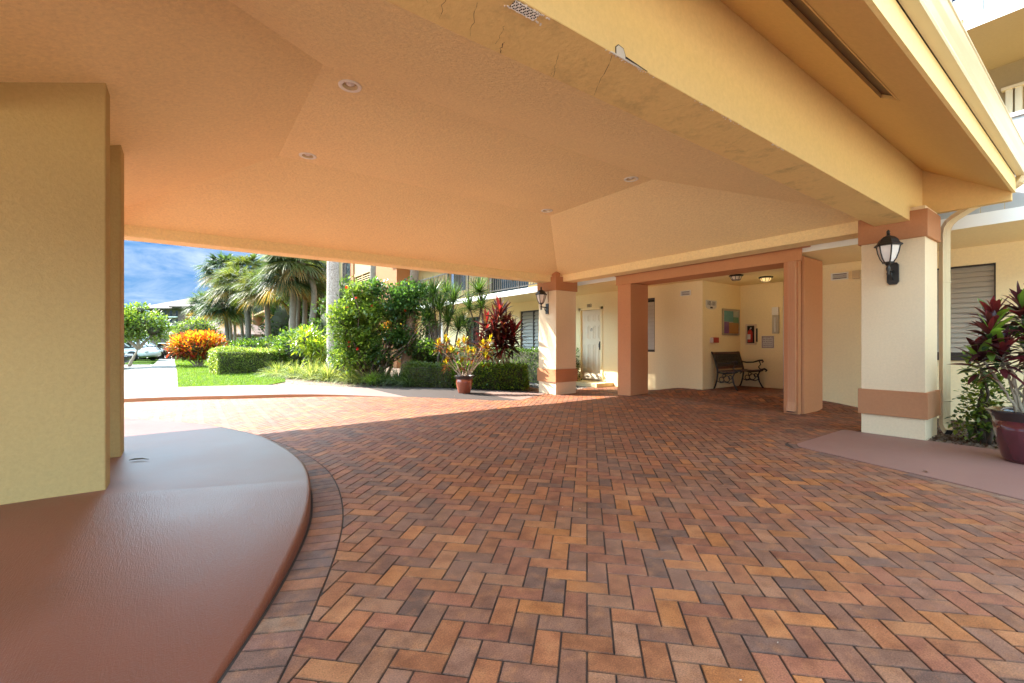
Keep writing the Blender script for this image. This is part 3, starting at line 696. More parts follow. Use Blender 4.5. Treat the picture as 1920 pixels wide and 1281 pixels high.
# wall lanterns: six-sided tapering glass body on a curled arm
def lantern(loc, rz, label, tall):
    """local +x points away from the wall"""
    t_ = thing('wall_lantern', label, 'lantern', loc, 'black carriage lanterns on the pillars', rz)
    ax = 0.20
    p = MB()
    if tall:   # curled arm version
        p.box(0.0, 0.022, -0.05, 0.05, -0.15, 0.10)
    else:
        p.prism([(0, -0.035, -0.15), (0, 0.035, -0.15), (0, 0.058, -0.12), (0, 0.058, 0.09), (0, 0.035, 0.12), (0, -0.035, 0.12), (0, -0.058, 0.09), (0, -0.058, -0.12)], (0.028, 0, 0))
    p.build('backplate', M['black'], t_, 0.004)
    a = MB(); a.tube([(0.02, 0, 0.0), (0.08, 0, 0.012), (0.14, 0, 0.010), (ax, 0, 0.02)], 0.012, 8)
    a.tube([(0.02, 0, -0.09), (0.06, 0, -0.075), (0.09, 0, -0.04), (0.085, 0, 0.0)], 0.010, 8)
    a.lathe([(0.0, -0.06), (0.012, -0.055), (0.018, -0.035), (0.012, -0.01), (0.020, 0.01), (0.024, 0.035), (0.012, 0.055), (0.035, 0.085), (0.062, 0.10)], (ax, 0, 0), 14)
    a.build('arm', M['black'], t_)
    g = MB().lathe([(0.048, 0.105), (0.075, 0.15), (0.098, 0.22), (0.112, 0.30)], (ax, 0, 0), 6, False, R(30)); g.build('glass_body', M['frost'], t_)
    f = MB()
    for k in range(6):
        an = R(30) + k * math.pi / 3
        f.tube([(ax + r_ * math.cos(an), r_ * math.sin(an), z) for r_, z in ((0.050, 0.10), (0.078, 0.15), (0.101, 0.22), (0.116, 0.305))], 0.0075, 5)
    f.lathe([(0.035, 0.09), (0.058, 0.09), (0.058, 0.108), (0.035, 0.108)], (ax, 0, 0), 6, False, R(30))
    f.build('cage', M['black'], t_)
    r = MB().lathe([(0.0, 0.30), (0.135, 0.297), (0.142, 0.303), (0.138, 0.315), (0.112, 0.335), (0.094, 0.375), (0.058, 0.41), (0.020, 0.425), (0.014, 0.44), (0.022, 0.45), (0.014, 0.46), (0.020, 0.475), (0.010, 0.49), (0.0, 0.50)], (ax, 0, 0), 6, False, R(30))
    r.build('roof_cap', M['black'], t_)
lantern((7.05, 1.705, 2.03), R(180), 'black hexagonal lantern with frosted glass on the near right pillar', False)
lantern((7.05, 8.245, 2.02), R(180), 'black carriage lantern with curled arm on the far pillar beside the garden', True)
MB().box(7.044, 7.050, 8.205, 8.225, 2.15, 2.415).build('conduit', M['band'])
tag(bpy.data.objects['conduit'], 'slim terracotta conduit strip running up the far pillar above its lantern', 'conduit')

# downspout of the near eave
ds = thing('downspout', 'cream ribbed metal downspout bending from the gutter down behind the right pillar', 'downspout', (7.70, 1.36, 0))
def rectpipe(path, w, d, ribs=0):
    mb = MB(); rings = []
    P_ = [Vector(p) for p in path]
    for i, p in enumerate(P_):
        dr = (P_[min(i + 1, len(P_) - 1)] - P_[max(i - 1, 0)]).normalized()
        side = Vector((0, 1, 0)) if abs(dr.y) < 0.8 else Vector((1, 0, 0))
        side = Vector((0.72, -0.69, 0)) if True else side
        side = (side - dr * side.dot(dr)).normalized(); nb = dr.cross(side).normalized()
        prof = [(-w / 2, -d / 2), (-w / 2 + 0.006, -d / 2 - 0.002)]
        k = 4
        for j in range(k):
            x = -w / 2 + w * (j + 0.25) / k; prof += [(x, -d / 2), (x + w * 0.12, -d / 2 + 0.005), (x + w * 0.24, -d / 2)]
        prof = [(-w / 2, -d / 2)]
        for j in range(4):
            x = -w / 2 + w * (j + 0.2) / 4; prof += [(x, -d / 2), (x + w * 0.05, -d / 2 + 0.006), (x + w * 0.12, -d / 2 + 0.006), (x + w * 0.17, -d / 2)]
        prof += [(w / 2, -d / 2), (w / 2, d / 2), (-w / 2, d / 2)]
        rings.append([p + side * a + nb * b for a, b in prof])
    n = len(rings[0]); vs = [q for r_ in rings for q in r_]
    fs = [(i * n + k, i * n + (k + 1) % n, (i + 1) * n + (k + 1) % n, (i + 1) * n + k) for i in range(len(rings) - 1) for k in range(n)]
    mb.add(vs, fs); return mb
px_, py_ = 7.72, 1.36
rect = rectpipe([(px_, py_, 0.16), (px_, py_, 0.5), (px_, py_, 1.2), (px_, py_, 2.0), (px_, py_, 2.52), (px_, py_ - 0.010, 2.60), (px_ - 0.005, py_ - 0.04, 2.665), (px_ - 0.01, py_ - 0.09, 2.715), (px_ - 0.02, 1.1, 2.82), (px_ - 0.04, 0.88, 2.92), (px_ - 0.05, 0.78, 2.965), (px_ - 0.06, 0.73, 3.0), (px_ - 0.06, 0.70, 3.06)], 0.085, 0.062)
adopt(rect.build('pipe', M['metal_cream']), ds)
adopt(rectpipe([(px_, py_, 0.22), (px_, py_, 0.14), (px_ - 0.02, py_ - 0.02, 0.09), (px_ - 0.06, py_ - 0.05, 0.055)], 0.088, 0.066).build('outlet', M['metal_cream']), ds)
adopt(MB().obox((px_ - 0.062, py_ - 0.052, 0.052), (0.075, 0.004, 0.075), R(-45) + R(90) * 0, R(35)).build('outlet_opening', M['dark']), ds)
for z in (0.44, 1.93): adopt(MB().obox((px_ - 0.004, py_ - 0.004, z), (0.094, 0.070, 0.007), R(-44)).build('strap', M['metal_cream']), ds)

# ================================================================== the condominium building
cb = thing('condo_building', 'cream and terracotta condominium block with balconies and a sheltered lobby entrance', 'apartment building', (10.0, 10.0, 0))
def cbp(mb, name, m, bevel=0.0, label=None):
    o = adopt(mb.build(name, m, None, bevel), cb)
    if label: o['label'] = label
    return o
WX = 9.4
def wall_with_holes(x, y0, y1, z0, z1, holes, th=0.2):
    """wall in the plane x, holes = [(ya, yb, za, zb)]"""
    ys = sorted({y0, y1, *[v for hh in holes for v in hh[:2]]}); zs = sorted({z0, z1, *[v for hh in holes for v in hh[2:]]})
    mb = MB()
    for i in range(len(ys) - 1):
        for j in range(len(zs) - 1):
            cy, cz = (ys[i] + ys[i + 1]) / 2, (zs[j] + zs[j + 1]) / 2
            if any(a < cy < b and c < cz < d for a, b, c, d in holes): continue
            mb.quad((x, ys[i], zs[j]), (x, ys[i], zs[j + 1]), (x, ys[i + 1], zs[j + 1]), (x, ys[i + 1], zs[j]))
    for a, b, c, d in holes:
        mb.quad((x, a, c), (x + th, a, c), (x + th, a, d), (x, a, d)).quad((x, b, c), (x, b, d), (x + th, b, d), (x + th, b, c))
        mb.quad((x, a, d), (x + th, a, d), (x + th, b, d), (x, b, d)).quad((x, a, c), (x, b, c), (x + th, b, c), (x + th, a, c))
    return mb
W1 = (1.12, 1.95, 1.0, 2.32)      # window behind the potted plant
W2 = (6.91, 8.06, 0.95, 2.30)     # dark window behind the terracotta post
DR = (8.66, 9.52, 0.10, 2.17)     # door 103
W3 = (11.2, 12.46, 0.91, 2.28)
W4 = (15.15, 16.2, 0.8, 2.24)
W5 = (18.6, 20.2, 0.2, 2.24)
cbp(wall_with_holes(WX, -6, 3.55, -0.15, 2.60, [W1]), 'ground_floor_wall', M['cream_wall'])
cbp(wall_with_holes(WX, 5.64, 22.0, -0.15, 2.60, [W2, DR, W3, W4, W5]), 'ground_floor_wall', M['cream_wall'])
cbp(wall_with_holes(WX, -6, 22.0, 2.78, 5.2, [(12.0, 14.6, 2.8, 4.9), (16.2, 17.8, 3.4, 4.7)]), 'second_floor_wall', M['cream_sun_dimmed'])
cbp(MB().box(9.75, 9.8, 11.9, 17.9, 2.8, 5.0), 'second_floor_glazing', M['glass'])
# lobby recess
mb = MB().box(WX + 0.001, 11.27, 5.64, 5.80, -0.1, 2.58).box(11.07, 11.27, 4.66, 5.64, -0.1, 2.58)
cbp(mb, 'lobby_wall', M['cream_wall'])
for bx_ in ((11.27, 16.0, 5.0, 5.2, -0.1, 2.58), (WX + 0.001, 16.0, 3.40, 3.55, -0.1, 2.58)): cbp(MB().box(*bx_), 'breezeway_wall', M['cream_wall'])
el = cbp(MB().box(11.08, 11.26, 4.615, 4.659, 0.1, 2.25), 'elevator_jamb', M['steel'])
cbp(MB().box(WX, 16.0, 2.9, 5.8, 2.582, 2.7), 'lobby_ceiling', M['cream_wall'])
# balcony slabs
def slab(y0, y1, z, x0=8.06, nm='balcony_slab', m='cream_wall'):
    s_ = cbp(MB().prism([(x0 + 0.012, y0, z), (WX, y0, z - 0.05), (WX, y0, z + 0.15), (x0 + 0.012, y0, z + 0.15)], (0, y1 - y0, 0)), nm, M[m])
    e = MB().box(x0, x0 + 0.012, y0, y1, z - 0.004, z + 0.156).build('slab_edge', M['white']); e.parent = s_
slab(-6, 21.8, 2.635); slab(-6, 1.24, 5.16, 8.06, m='cream_sun_dimmed'); slab(1.3, 21.8, 5.2, 8.06, m='cream_sun_dimmed')
cbp(MB().box(8.09, 8.12, 6.9, 9.2, 2.795, 2.83), 'drip_edge', M['dark'])
# upper storey closing pieces on the right (seen over the gutter)
cbp(wall_with_holes(WX, -6, 8, 5.33, 8.2, []), 'third_floor_wall', M['cream_sun_dimmed'])
# railings
def railing(y0, y1, z, x=8.10, step=0.115, hgt=1.05, m='darkrail', post=1.5):
    mb = MB(); y = y0
    while y < y1: mb.box(x - 0.008, x + 0.008, y - 0.008, y + 0.008, z + 0.09, z + hgt); y += step
    mb.box(x - 0.02, x + 0.02, y0, y1, z + hgt, z + hgt + 0.04).box(x - 0.012, x + 0.012, y0, y1, z + 0.07, z + 0.095)
    y = y0
    while y < y1 + 0.01: mb.box(x - 0.022, x + 0.022, y - 0.022, y + 0.022, z, z + hgt); y += post
    return mb
cbp(railing(9.3, 21.7, 2.79), 'balcony_railing', M['darkrail'])
mb = MB(); y = -2.0
while y < 2.3: mb.box(8.115, 8.13, y, y + 0.20, 2.80, 3.9); y += 0.207
mb.box(8.09, 8.15, -2, 2.3, 3.9, 3.95).box(8.11, 8.14, -2, 2.3, 2.752, 2.80)
M['screen'] = simple('dull_white_screen', (0.36, 0.35, 0.33), 0.6)
cbp(mb, 'balcony_screen', M['screen'])
mb = MB(); y = -2.0
while y < 2.4: mb.box(8.09, 8.13, y, y + 0.035, 5.33, 8.0); y += 0.28
mb.box(8.10, 8.12, -2, 2.4, 5.33, 5.62)
sc_ = cbp(mb, 'balcony_screen', M['screen'], 0, 'white upper balcony screen with blue panes')
mb = MB()
m_, n_, l_, p_ = nmat('blue_tinted_pane'); p_.inputs['Base Color'].default_value = (0.012, 0.022, 0.075, 1); p_.inputs['Roughness'].default_value = 0.6; p_.inputs['Specular IOR Level'].default_value = 0.1; M['bluepane'] = m_
y = -2.0
while y < 2.4: mb.box(8.135, 8.15, y + 0.035, y + 0.28, 5.62, 8.0); y += 0.28
o = mb.build('pane', M['bluepane']); o.parent = sc_
mb = MB()
for y_, w_ in ((0.86, 0.07), (0.95, 0.07)): mb.box(WX - 0.07, WX - 0.012, y_, y_ + w_, 3.2, 4.72)
mb.box(WX - 0.09, WX - 0.002, 0.82, 1.06, 4.72, 4.76)
cbp(mb, 'folded_storm_shutter', M['metal_cream'])
# windows
def louvre_window(w, m, fm, x=WX + 0.06, fr=0.035, nsl=None, mull=(), glass=False, sill=False):
    ya, yb, za, zb = w; mb = MB()
    mb.box(x - 0.02, x + 0.03, ya, ya + fr, za, zb).box(x - 0.02, x + 0.03, yb - fr, yb, za, zb).box(x - 0.02, x + 0.03, ya + fr, yb - fr, zb - fr, zb).box(x - 0.02, x + 0.03, ya + fr, yb - fr, za, za + fr)
    for my in mull: mb.box(x - 0.018, x + 0.028, my - 0.02, my + 0.02, za + fr, zb - fr)
    win = cbp(mb, 'window', M[fm])
    if nsl:
        s_ = MB(); n = nsl
        for i in range(n):
            z = za + fr + (zb - za - 2 * fr) * (i + 0.5) / n
            s_.obox((x + 0.02, (ya + yb) / 2, z), (0.006, yb - ya - 2 * fr, (zb - za - 2 * fr) / n * 1.12), 0, 0, R(20))
        o = s_.build('louvres', M[m]); o.parent = win
    g = MB().box(x + 0.036, x + 0.042, ya + 0.01, yb - 0.01, za + 0.01, zb - 0.01).build('pane', M['glass']); g.parent = win
    mb = MB().quad((x + 0.4, ya - 0.2, za - 0.3), (x + 0.4, yb + 0.2, za - 0.3), (x + 0.4, yb + 0.2, zb + 0.2), (x + 0.4, ya - 0.2, zb + 0.2))
    o = mb.build('interior_shade', M['dark']); o.parent = win
    return win
louvre_window(W1, 'shutter', 'bronze', nsl=17, fr=0.022)
cbp(MB().box(WX - 0.03, WX + 0.05, 1.05, 2.0, 0.90, 1.0), 'window_sill', M['bronze'])
w2 = louvre_window(W2, 'shutter_grey', 'bronze', nsl=None, fr=0.04)
s_ = MB()
for i in range(12): s_.obox((WX + 0.08, 7.45, 1.0 + 0.055 + i * 0.10), (0.006, 1.0, 0.10), 0, 0, R(12))
o = s_.build('louvres', M['shutter']); o.parent = w2
louvre_window(W3, 'shutter_grey', 'bronze', nsl=11, mull=(11.78,))
cbp(MB().box(WX - 0.04, WX + 0.05, 11.12, 12.54, 0.83, 0.91), 'window_sill', M['shutter_grey'])
louvre_window(W4, 'shutter_grey', 'bronze', mull=(15.68,))
louvre_window(W5, 'shutter_grey', 'bronze', mull=(19.3,))
cbp(MB().box(WX - 0.10, WX + 0.0, 18.1, 18.5, 0, 2.5), 'white_jamb', M['white'])
# door 103
door = cbp(MB().box(WX + 0.05, WX + 0.095, 8.70, 9.48, 0.13, 2.13), 'door', M['offwhite'])
mb = MB()
def panel(y0, y1, z0, z1):
    X_ = WX + 0.05
    mb.box(X_ - 0.006, X_ + 0.001, y0, y0 + 0.012, z0, z1).box(X_ - 0.006, X_ + 0.001, y1 - 0.012, y1, z0, z1).box(X_ - 0.006, X_ + 0.001, y0 + 0.012, y1 - 0.012, z0, z0 + 0.012).box(X_ - 0.006, X_ + 0.001, y0 + 0.012, y1 - 0.012, z1 - 0.012, z1)
    mb.box(X_ - 0.010, X_ + 0.001, y0 + 0.035, y1 - 0.035, z0 + 0.035, z1 - 0.035)
for k in range(3):
    ya = 8.79 + 0.21 * k
    panel(ya, ya + 0.17, 1.78, 2.0); panel(ya, ya + 0.17, 1.28, 1.68); panel(ya, ya + 0.17, 0.38, 1.15)
o = mb.build('panel_moulding', M['offwhite']); o.parent = door
mb = MB().box(WX - 0.02, WX + 0.06, 9.48, 9.56, 0.1, 2.2).box(WX - 0.02, WX + 0.06, 8.62, 8.70, 0.1, 2.2).box(WX - 0.02, WX + 0.06, 8.62, 9.56, 2.13, 2.202)
o = mb.build('door_frame', M['cream_wall']); o.parent = door
o = MB().box(WX + 0.0, WX + 0.06, 8.70, 9.48, 0.10, 0.13).build('threshold', M['steel']); o.parent = door
mb = MB().box(WX + 0.035, WX + 0.05, 8.76, 8.80, 0.98, 1.22).tube([(WX + 0.03, 8.78, 1.05), (WX + 0.005, 8.78, 1.06), (WX + 0.005, 8.78, 1.15), (WX + 0.03, 8.78, 1.17)], 0.008, 6)
o = mb.build('handle', M['bronze']); o.parent = door
mb = MB(); mb.tube([(WX + 0.03, 9.09 + 0.03 * math.cos(a), 1.55 + 0.035 * math.sin(a)) for a in [R(q) for q in range(90, 451, 40)]], 0.006, 6); mb.obox((WX + 0.038, 9.09, 1.59), (0.012, 0.03, 0.03))
o = mb.build('knocker', M['steel']); o.parent = door
cbp(MB().box(8.75, WX - 0.001, 8.25, 10.3, -0.05, 0.10), 'door_step', M['cream_wall'])
# lobby portal: terracotta posts and header
e = 0.0
p1 = cbp(MB().box(8.05, 8.67, 6.56, 6.93, -0.05, 2.51), 'post', M['terra'], 0.004)
p2 = cbp(MB().box(8.05, 8.16, 3.16, 3.38, -0.05, 2.51), 'post', M['terra'], 0.004)
cbp(MB().box(8.20, 8.98, 3.13, 3.38, -0.05, 2.60), 'pillar', M['terra'], 0.03, 'wide brown pillar right of the lobby opening')
cbp(MB().box(8.06, 8.67, 3.16, 6.93, 2.512, 2.583), 'header', M['terra'])
cbp(MB().box(8.02, 8.05, 3.10, 6.96, 2.50, 2.695), 'header_face', M['terra'], 0.003)
cbp(MB().box(8.00, 8.05, 2.98, 6.98, 2.697, 2.742), 'header_trim', M['band'])
def dsp():
    mb = MB(); prof = [(8.05, 3.30), (7.995, 3.30), (7.995, 3.285), (8.003, 3.278), (7.995, 3.27), (7.995, 3.255), (8.003, 3.248), (7.995, 3.24), (7.995, 3.225), (8.003, 3.218), (7.995, 3.21), (7.995, 3.185), (8.05, 3.185)]
    zs = [0.20, 2.50]; vs = [(x, y, z) for z in zs for x, y in prof]; n = len(prof)
    mb.add(vs, [(i, i + 1, n + i + 1, n + i) for i in range(n - 1)])
    vs = [(x, y, 0.20) for x, y in prof] + [(x - 0.035, (y - 3.2425) * 1.15 + 3.2425, 0.05) for x, y in prof]
    mb.add(vs, [(i, i + 1, n + i + 1, n + i) for i in range(n - 1)])
    return mb
cbp(dsp(), 'downspout_pipe', M['metal_terra'])
cbp(MB().box(7.955, 8.04, 3.19, 3.295, 0.040, 0.052), 'downspout_opening', M['dark'])
# a strip of header between the post and the balcony slab, vents, wall box
def vent(y0, y1, z0, z1, label):
    X_ = WX
    v = cbp(MB().box(X_ - 0.018, X_ - 0.001, y0, y1, z0, z0 + 0.02).box(X_ - 0.018, X_ - 0.001, y0, y1, z1 - 0.02, z1).box(X_ - 0.018, X_ - 0.001, y0, y0 + 0.022, z0 + 0.02, z1 - 0.02).box(X_ - 0.018, X_ - 0.001, y1 - 0.022, y1, z0 + 0.02, z1 - 0.02), 'air_vent', M['white'], 0, label)
    mb = MB().box(X_ - 0.004, X_ - 0.002, y0 + 0.02, y1 - 0.02, z0 + 0.018, z1 - 0.018); o = mb.build('recess', M['dark']); o.parent = v
    mb = MB()
    for i in range(4): mb.obox((X_ - 0.010, (y0 + y1) / 2, z0 + 0.03 + (z1 - z0 - 0.06) * (i + 0.5) / 4), (0.014, y1 - y0 - 0.044, 0.004), 0, 0, R(35))
    o = mb.build('slats', M['white']); o.parent = v
vent(5.93, 6.19, 2.27, 2.39, 'white louvred vent high on the wall left of the lobby corner')
vent(2.89, 3.15, 2.29, 2.415, 'white louvred vent high on the wall between post and right pillar')
tag(MB().box(WX - 0.06, WX - 0.001, 2.70, 2.82, 2.28, 2.42).tube([(WX - 0.05, 2.68, 2.36), (WX - 0.12, 2.66, 2.33)], [0.035, 0.045], 10).build('floodlight', M['metal_cream'], None, 0.004), 'small beige floodlight box on the wall beside the vent and right pillar', 'floodlight')
# further wings of the building
def cwall(nm, m, *boxes, label=None):
    mb = MB()
    for b in boxes: mb.box(*b)
    return cbp(mb, nm, M[m], 0, label)
M['orange'] = stucco('orange_stucco', (0.30, 0.125, 0.05), 0.002)
cwall('stair_tower', 'orange', (8.3, 11, 21.0, 24.2, -0.1, 8.6))
cwall('tower_wall', 'cream_sun_dimmed', (9.6, 11, 24.2, 60, -0.1, 8.6))
for za_, zb_ in ((5.1, 5.3), (2.58, 2.76)): cbp(MB().box(8.10, 9.6, 24.3, 27.2, za_, zb_), 'balcony_slab', M['cream_sun_dimmed'])
lv = cbp(MB().box(8.12, 8.16, 24.3, 24.38, 2.76, 5.1).box(8.12, 8.16, 25.7, 25.78, 2.76, 5.1).box(8.12, 8.16, 27.1, 27.18, 2.76, 5.1), 'louvred_screen', M['orange'])
mb = MB()
for a, b in ((24.38, 25.7), (25.78, 27.1)):
    mb.box(8.125, 8.155, a, a + 0.06, 2.76, 5.1).box(8.125, 8.155, b - 0.06, b, 2.76, 5.1)
    for i in range(19): mb.obox((8.14, (a + b) / 2, 2.86 + i * 0.118), (0.012, b - a - 0.12, 0.07), 0, 0, R(35))
o = mb.build('slats', M['cream_sun_dimmed']); o.parent = lv
cbp(MB().box(8.12, 8.16, 24.3, 27.2, 5.3, 6.3), 'balcony_parapet', M['cream_sun_dimmed'])
cwall('corner_pier', 'orange', (8.05, 8.7, 27.2, 27.75, -0.1, 8.6)); cwall('corner_pier', 'orange', (8.05, 8.7, 33.0, 33.6, -0.1, 8.6))
cwall('bay_wall', 'cream_sun_dimmed', (8.7, 9.6, 27.8, 33.0, -0.1, 8.6))
cbp(MB().box(8.66, 8.70, 29.0, 31.6, 4.6, 6.6), 'bay_window', M['glass'])
mb = MB()
for y_ in (28.92, 29.85, 30.75, 31.6): mb.box(8.63, 8.66, y_, y_ + 0.08, 4.52, 6.68)
mb.box(8.63, 8.66, 28.92, 31.68, 4.52, 4.6).box(8.63, 8.66, 28.92, 31.68, 6.6, 6.68)
cbp(mb, 'bay_window_frame', M['bronze'])
# far wing with three tiers of balconies
for k in range(4):
    z = 2.3 + 2.95 * (k - 1) + 0.15
    cbp(MB().box(8.3, 10.2, 66.5, 78.5, z, z + 0.22), 'balcony_slab', M['cream_sun_dimmed'])
    mb = MB(); y = 67.0
    while y < 78.5: mb.box(8.33, 8.36, y, y + 0.05, z + 0.3, z + 1.15); y += 0.22
    mb.box(8.31, 8.38, 66.6, 78.5, z + 1.15, z + 1.25).box(8.36, 8.37, 66.6, 78.5, z + 0.3, z + 1.15)
    cbp(mb, 'balcony_railing', M['darkrail'])
    for y_ in (68.2, 70.6, 73.0, 75.4): cbp(MB().box(10.15, 10.2, y_, y_ + 0.9, z + 0.25, z + 2.3), 'balcony_door', M['glass'])
cwall('far_wing_wall', 'cream_sun_dimmed', (10.2, 16, 60, 84, -0.1, 11.5))
cwall('far_wing_pier', 'orange', (8.2, 10.2, 65.2, 66.5, -0.1, 11.5)); cwall('far_wing_pier', 'orange', (8.2, 10.2, 78.5, 80.0, -0.1, 11.5))
cbp(MB().add([(7.2, 64, 11.5), (18, 64, 11.5), (18, 82, 11.5), (7.2, 82, 11.5), (12.5, 68, 14), (12.5, 78, 14)], [(0, 1, 4), (1, 2, 5, 4), (2, 3, 5), (3, 0, 4, 5), (0, 3, 2, 1)]), 'roof', M['rooft'])

# ceiling lights under the walkway and in the lobby
M['warm'] = emis('warm_glass', (1.0, 0.62, 0.22), 0.09); M['warm_off'] = simple('amber_glass', (0.65, 0.55, 0.42), 0.3)
def ceil_lamp(x, y, z, label, lit):
    t_ = thing('ceiling_lamp', label, 'ceiling light', (x, y, z), 'black framed flush ceiling lamps', R(20))
    t_.scale = (0.8, 0.8, 0.8)
    MB().lathe([(0.0, 0.0), (0.17, 0.0), (0.175, -0.02), (0.16, -0.035), (0.13, -0.04)], n=8, smooth=False).build('mount', M['black'], t_)
    MB().lathe([(0.135, -0.036), (0.095, -0.125), (0.0, -0.13)], n=8, smooth=False).build('glass_shade', M['warm'] if lit else M['warm_off'], t_)
    f = MB()
    for k in range(8):
        a = k * math.pi / 4; f.tube([(0.138 * math.cos(a), 0.138 * math.sin(a), -0.035), (0.098 * math.cos(a), 0.098 * math.sin(a), -0.127)], 0.006, 4)
    f.lathe([(0.088, -0.122), (0.102, -0.122), (0.102, -0.134), (0.088, -0.134)], n=8, smooth=False); f.build('cage', M['black'], t_)
ceil_lamp(10.0, 4.55, 2.58, 'lit amber ceiling lamp in the lobby, in front of the elevator', True)
ceil_lamp(9.25, 4.80, 2.58, 'ceiling lamp just behind the lobby header, left of the lit one', False)
ceil_lamp(8.75, 14.2, 2.585, 'ceiling lamp under the balcony beyond the red cordyline plant', False)

pl = bpy.data.lights.new('lamp_glow', 'POINT'); pl.energy = 0.35; pl.color = (1, 0.74, 0.36); pl.shadow_soft_size = 0.12
po = bpy.data.objects.new('lamp_glow', pl); C.objects.link(po); po.location = (10.0, 4.55, 1.9)
# text helper
def text(name, body, size, m, loc, rz, parent=None, ext=0.0015, align='CENTER', sx=1.0):
    cu = bpy.data.curves.new(name, 'FONT'); cu.body = body; cu.size = size; cu.extrude = ext; cu.align_x = align; cu.align_y = 'CENTER'; cu.materials.append(m)
    tmp = bpy.data.objects.new(name + '_curve', cu); C.objects.link(tmp)
    me = bpy.data.meshes.new_from_object(tmp.evaluated_get(bpy.context.evaluated_depsgraph_get())); me.name = name
    bpy.data.objects.remove(tmp); bpy.data.curves.remove(cu)
    me.transform(Matrix.Translation(loc) @ Matrix.Rotation(rz, 4, 'Z') @ Matrix.Rotation(R(90), 4, 'X') @ Matrix.Diagonal((sx, 1, 1, 1)))
    if not me.materials: me.materials.append(m)
    o = bpy.data.objects.new(name, me); C.objects.link(o)
    return o
# plane facing -x: text runs towards -y  (rz = -90deg)
n103 = text('door_number', '103', 0.135, M['ink'], (WX - 0.006, 9.15, 2.25), R(-90), ext=0.004)
tag(n103, 'black door number 103 on the wall above the white door', 'door number')
# side wall y = 5.64, facing -y: items as things
sg = thing('unit_sign', 'pale sign reading 103-101 with a black arrow block on the lobby side wall', 'sign', (9.75, 5.64, 2.05))
mb = MB().prism([(9.53, 5.638, 2.15), (9.97, 5.638, 2.15), (9.97, 5.638, 2.0), (9.90, 5.638, 1.955), (9.75, 5.638, 1.94), (9.60, 5.638, 1.955), (9.53, 5.638, 2.0)], (0, -0.008, 0))
adopt(mb.build('plate', M['sign']), sg)
adopt(text('lettering', '103-101', 0.135, M['ink'], (9.75, 5.628, 2.075), 0, sx=0.80), sg)
adopt(MB().box(9.70, 9.80, 5.624, 5.630, 1.965, 2.0).build('arrow_block', M['ink']), sg)
nb = thing('notice_board', 'glazed notice board with teal, green, purple and orange sheets above the bench', 'notice board', (10.6, 5.64, 1.65))
adopt(MB().box(10.21, 10.97, 5.60, 5.612, 1.95, 1.985).box(10.21, 10.97, 5.60, 5.612, 1.36, 1.395).box(10.21, 10.245, 5.60, 5.612, 1.395, 1.95).box(10.935, 10.97, 5.60, 5.612, 1.395, 1.95).box(10.21, 10.97, 5.612, 5.639, 1.36, 1.985).build('frame', M['steel']), nb)
for nm, c, b in (('paper_sheet', (0.10, 0.30, 0.32), (10.25, 10.68, 1.68, 1.94)), ('paper_sheet', (0.10, 0.26, 0.15), (10.68, 10.93, 1.66, 1.80)), ('paper_sheet', (0.35, 0.42, 0.38), (10.70, 10.92, 1.80, 1.94)), ('paper_sheet', (0.20, 0.08, 0.24), (10.25, 10.48, 1.40, 1.68)), ('paper_sheet', (0.42, 0.22, 0.07), (10.48, 10.93, 1.40, 1.66))):
    adopt(MB().box(b[0], b[1] - 0.004, 5.607, 5.611, b[2], b[3] - 0.004).build(nm, simple('paper', c, 0.25, var=0.25, scale=5)), nb)
al = thing('fire_alarm', 'small red fire alarm box on the lobby side wall left of the notice board', 'fire alarm', (9.84, 5.64, 1.23))
adopt(MB().box(9.74, 9.97, 5.57, 5.639, 1.175, 1.30).build('housing', M['red'], None, 0.006), al)
adopt(MB().box(9.71, 9.74, 5.575, 5.639, 1.18, 1.295).build('side_plate', M['frost']), al)
# back wall x = 11.07
ex = thing('extinguisher_cabinet', 'white framed cabinet holding a red fire extinguisher on the lobby back wall', 'fire extinguisher', (11.07, 5.37, 1.38))
adopt(MB().box(11.02, 11.069, 5.46, 5.49, 1.13, 1.63).box(11.02, 11.069, 5.25, 5.28, 1.13, 1.63).box(11.02, 11.069, 5.28, 5.46, 1.13, 1.17).box(11.02, 11.069, 5.28, 5.46, 1.59, 1.63).build('frame', simple('peach_frame', (0.72, 0.56, 0.38), 0.4), None, 0.006), ex)
adopt(MB().box(11.05, 11.068, 5.28, 5.46, 1.17, 1.59).build('backing', M['dark']), ex)
adopt(MB().lathe([(0.0, 1.19), (0.05, 1.19), (0.055, 1.21), (0.055, 1.42), (0.045, 1.46), (0.018, 1.485), (0.018, 1.50), (0.0, 1.50)], (11.005, 5.37, 0), 16).build('extinguisher', M['red']), ex)
adopt(MB().box(10.942, 10.950, 5.335, 5.405, 1.26, 1.38).tube([(11.0, 5.37, 1.50), (10.98, 5.34, 1.54), (10.97, 5.33, 1.52)], 0.012, 6).build('label_plate', M['sign']), ex)
adopt(MB().box(11.03, 11.069, 5.225, 5.245, 1.20, 1.52).build('hammer_bar', M['black']), ex)
sn = thing('rules_sign', 'square sign with maroon border and five lines of small print right of the extinguisher', 'sign', (11.07, 4.99, 1.2))
adopt(MB().box(11.06, 11.069, 4.85, 5.13, 1.05, 1.34).build('plate', M['sign']), sn)
mb = MB().box(11.056, 11.060, 4.862, 5.118, 1.320, 1.330).box(11.056, 11.060, 4.862, 5.118, 1.060, 1.070).box(11.056, 11.060, 4.862, 4.872, 1.070, 1.320).box(11.056, 11.060, 5.108, 5.118, 1.070, 1.320)
adopt(mb.build('border', M['maroon']), sn)
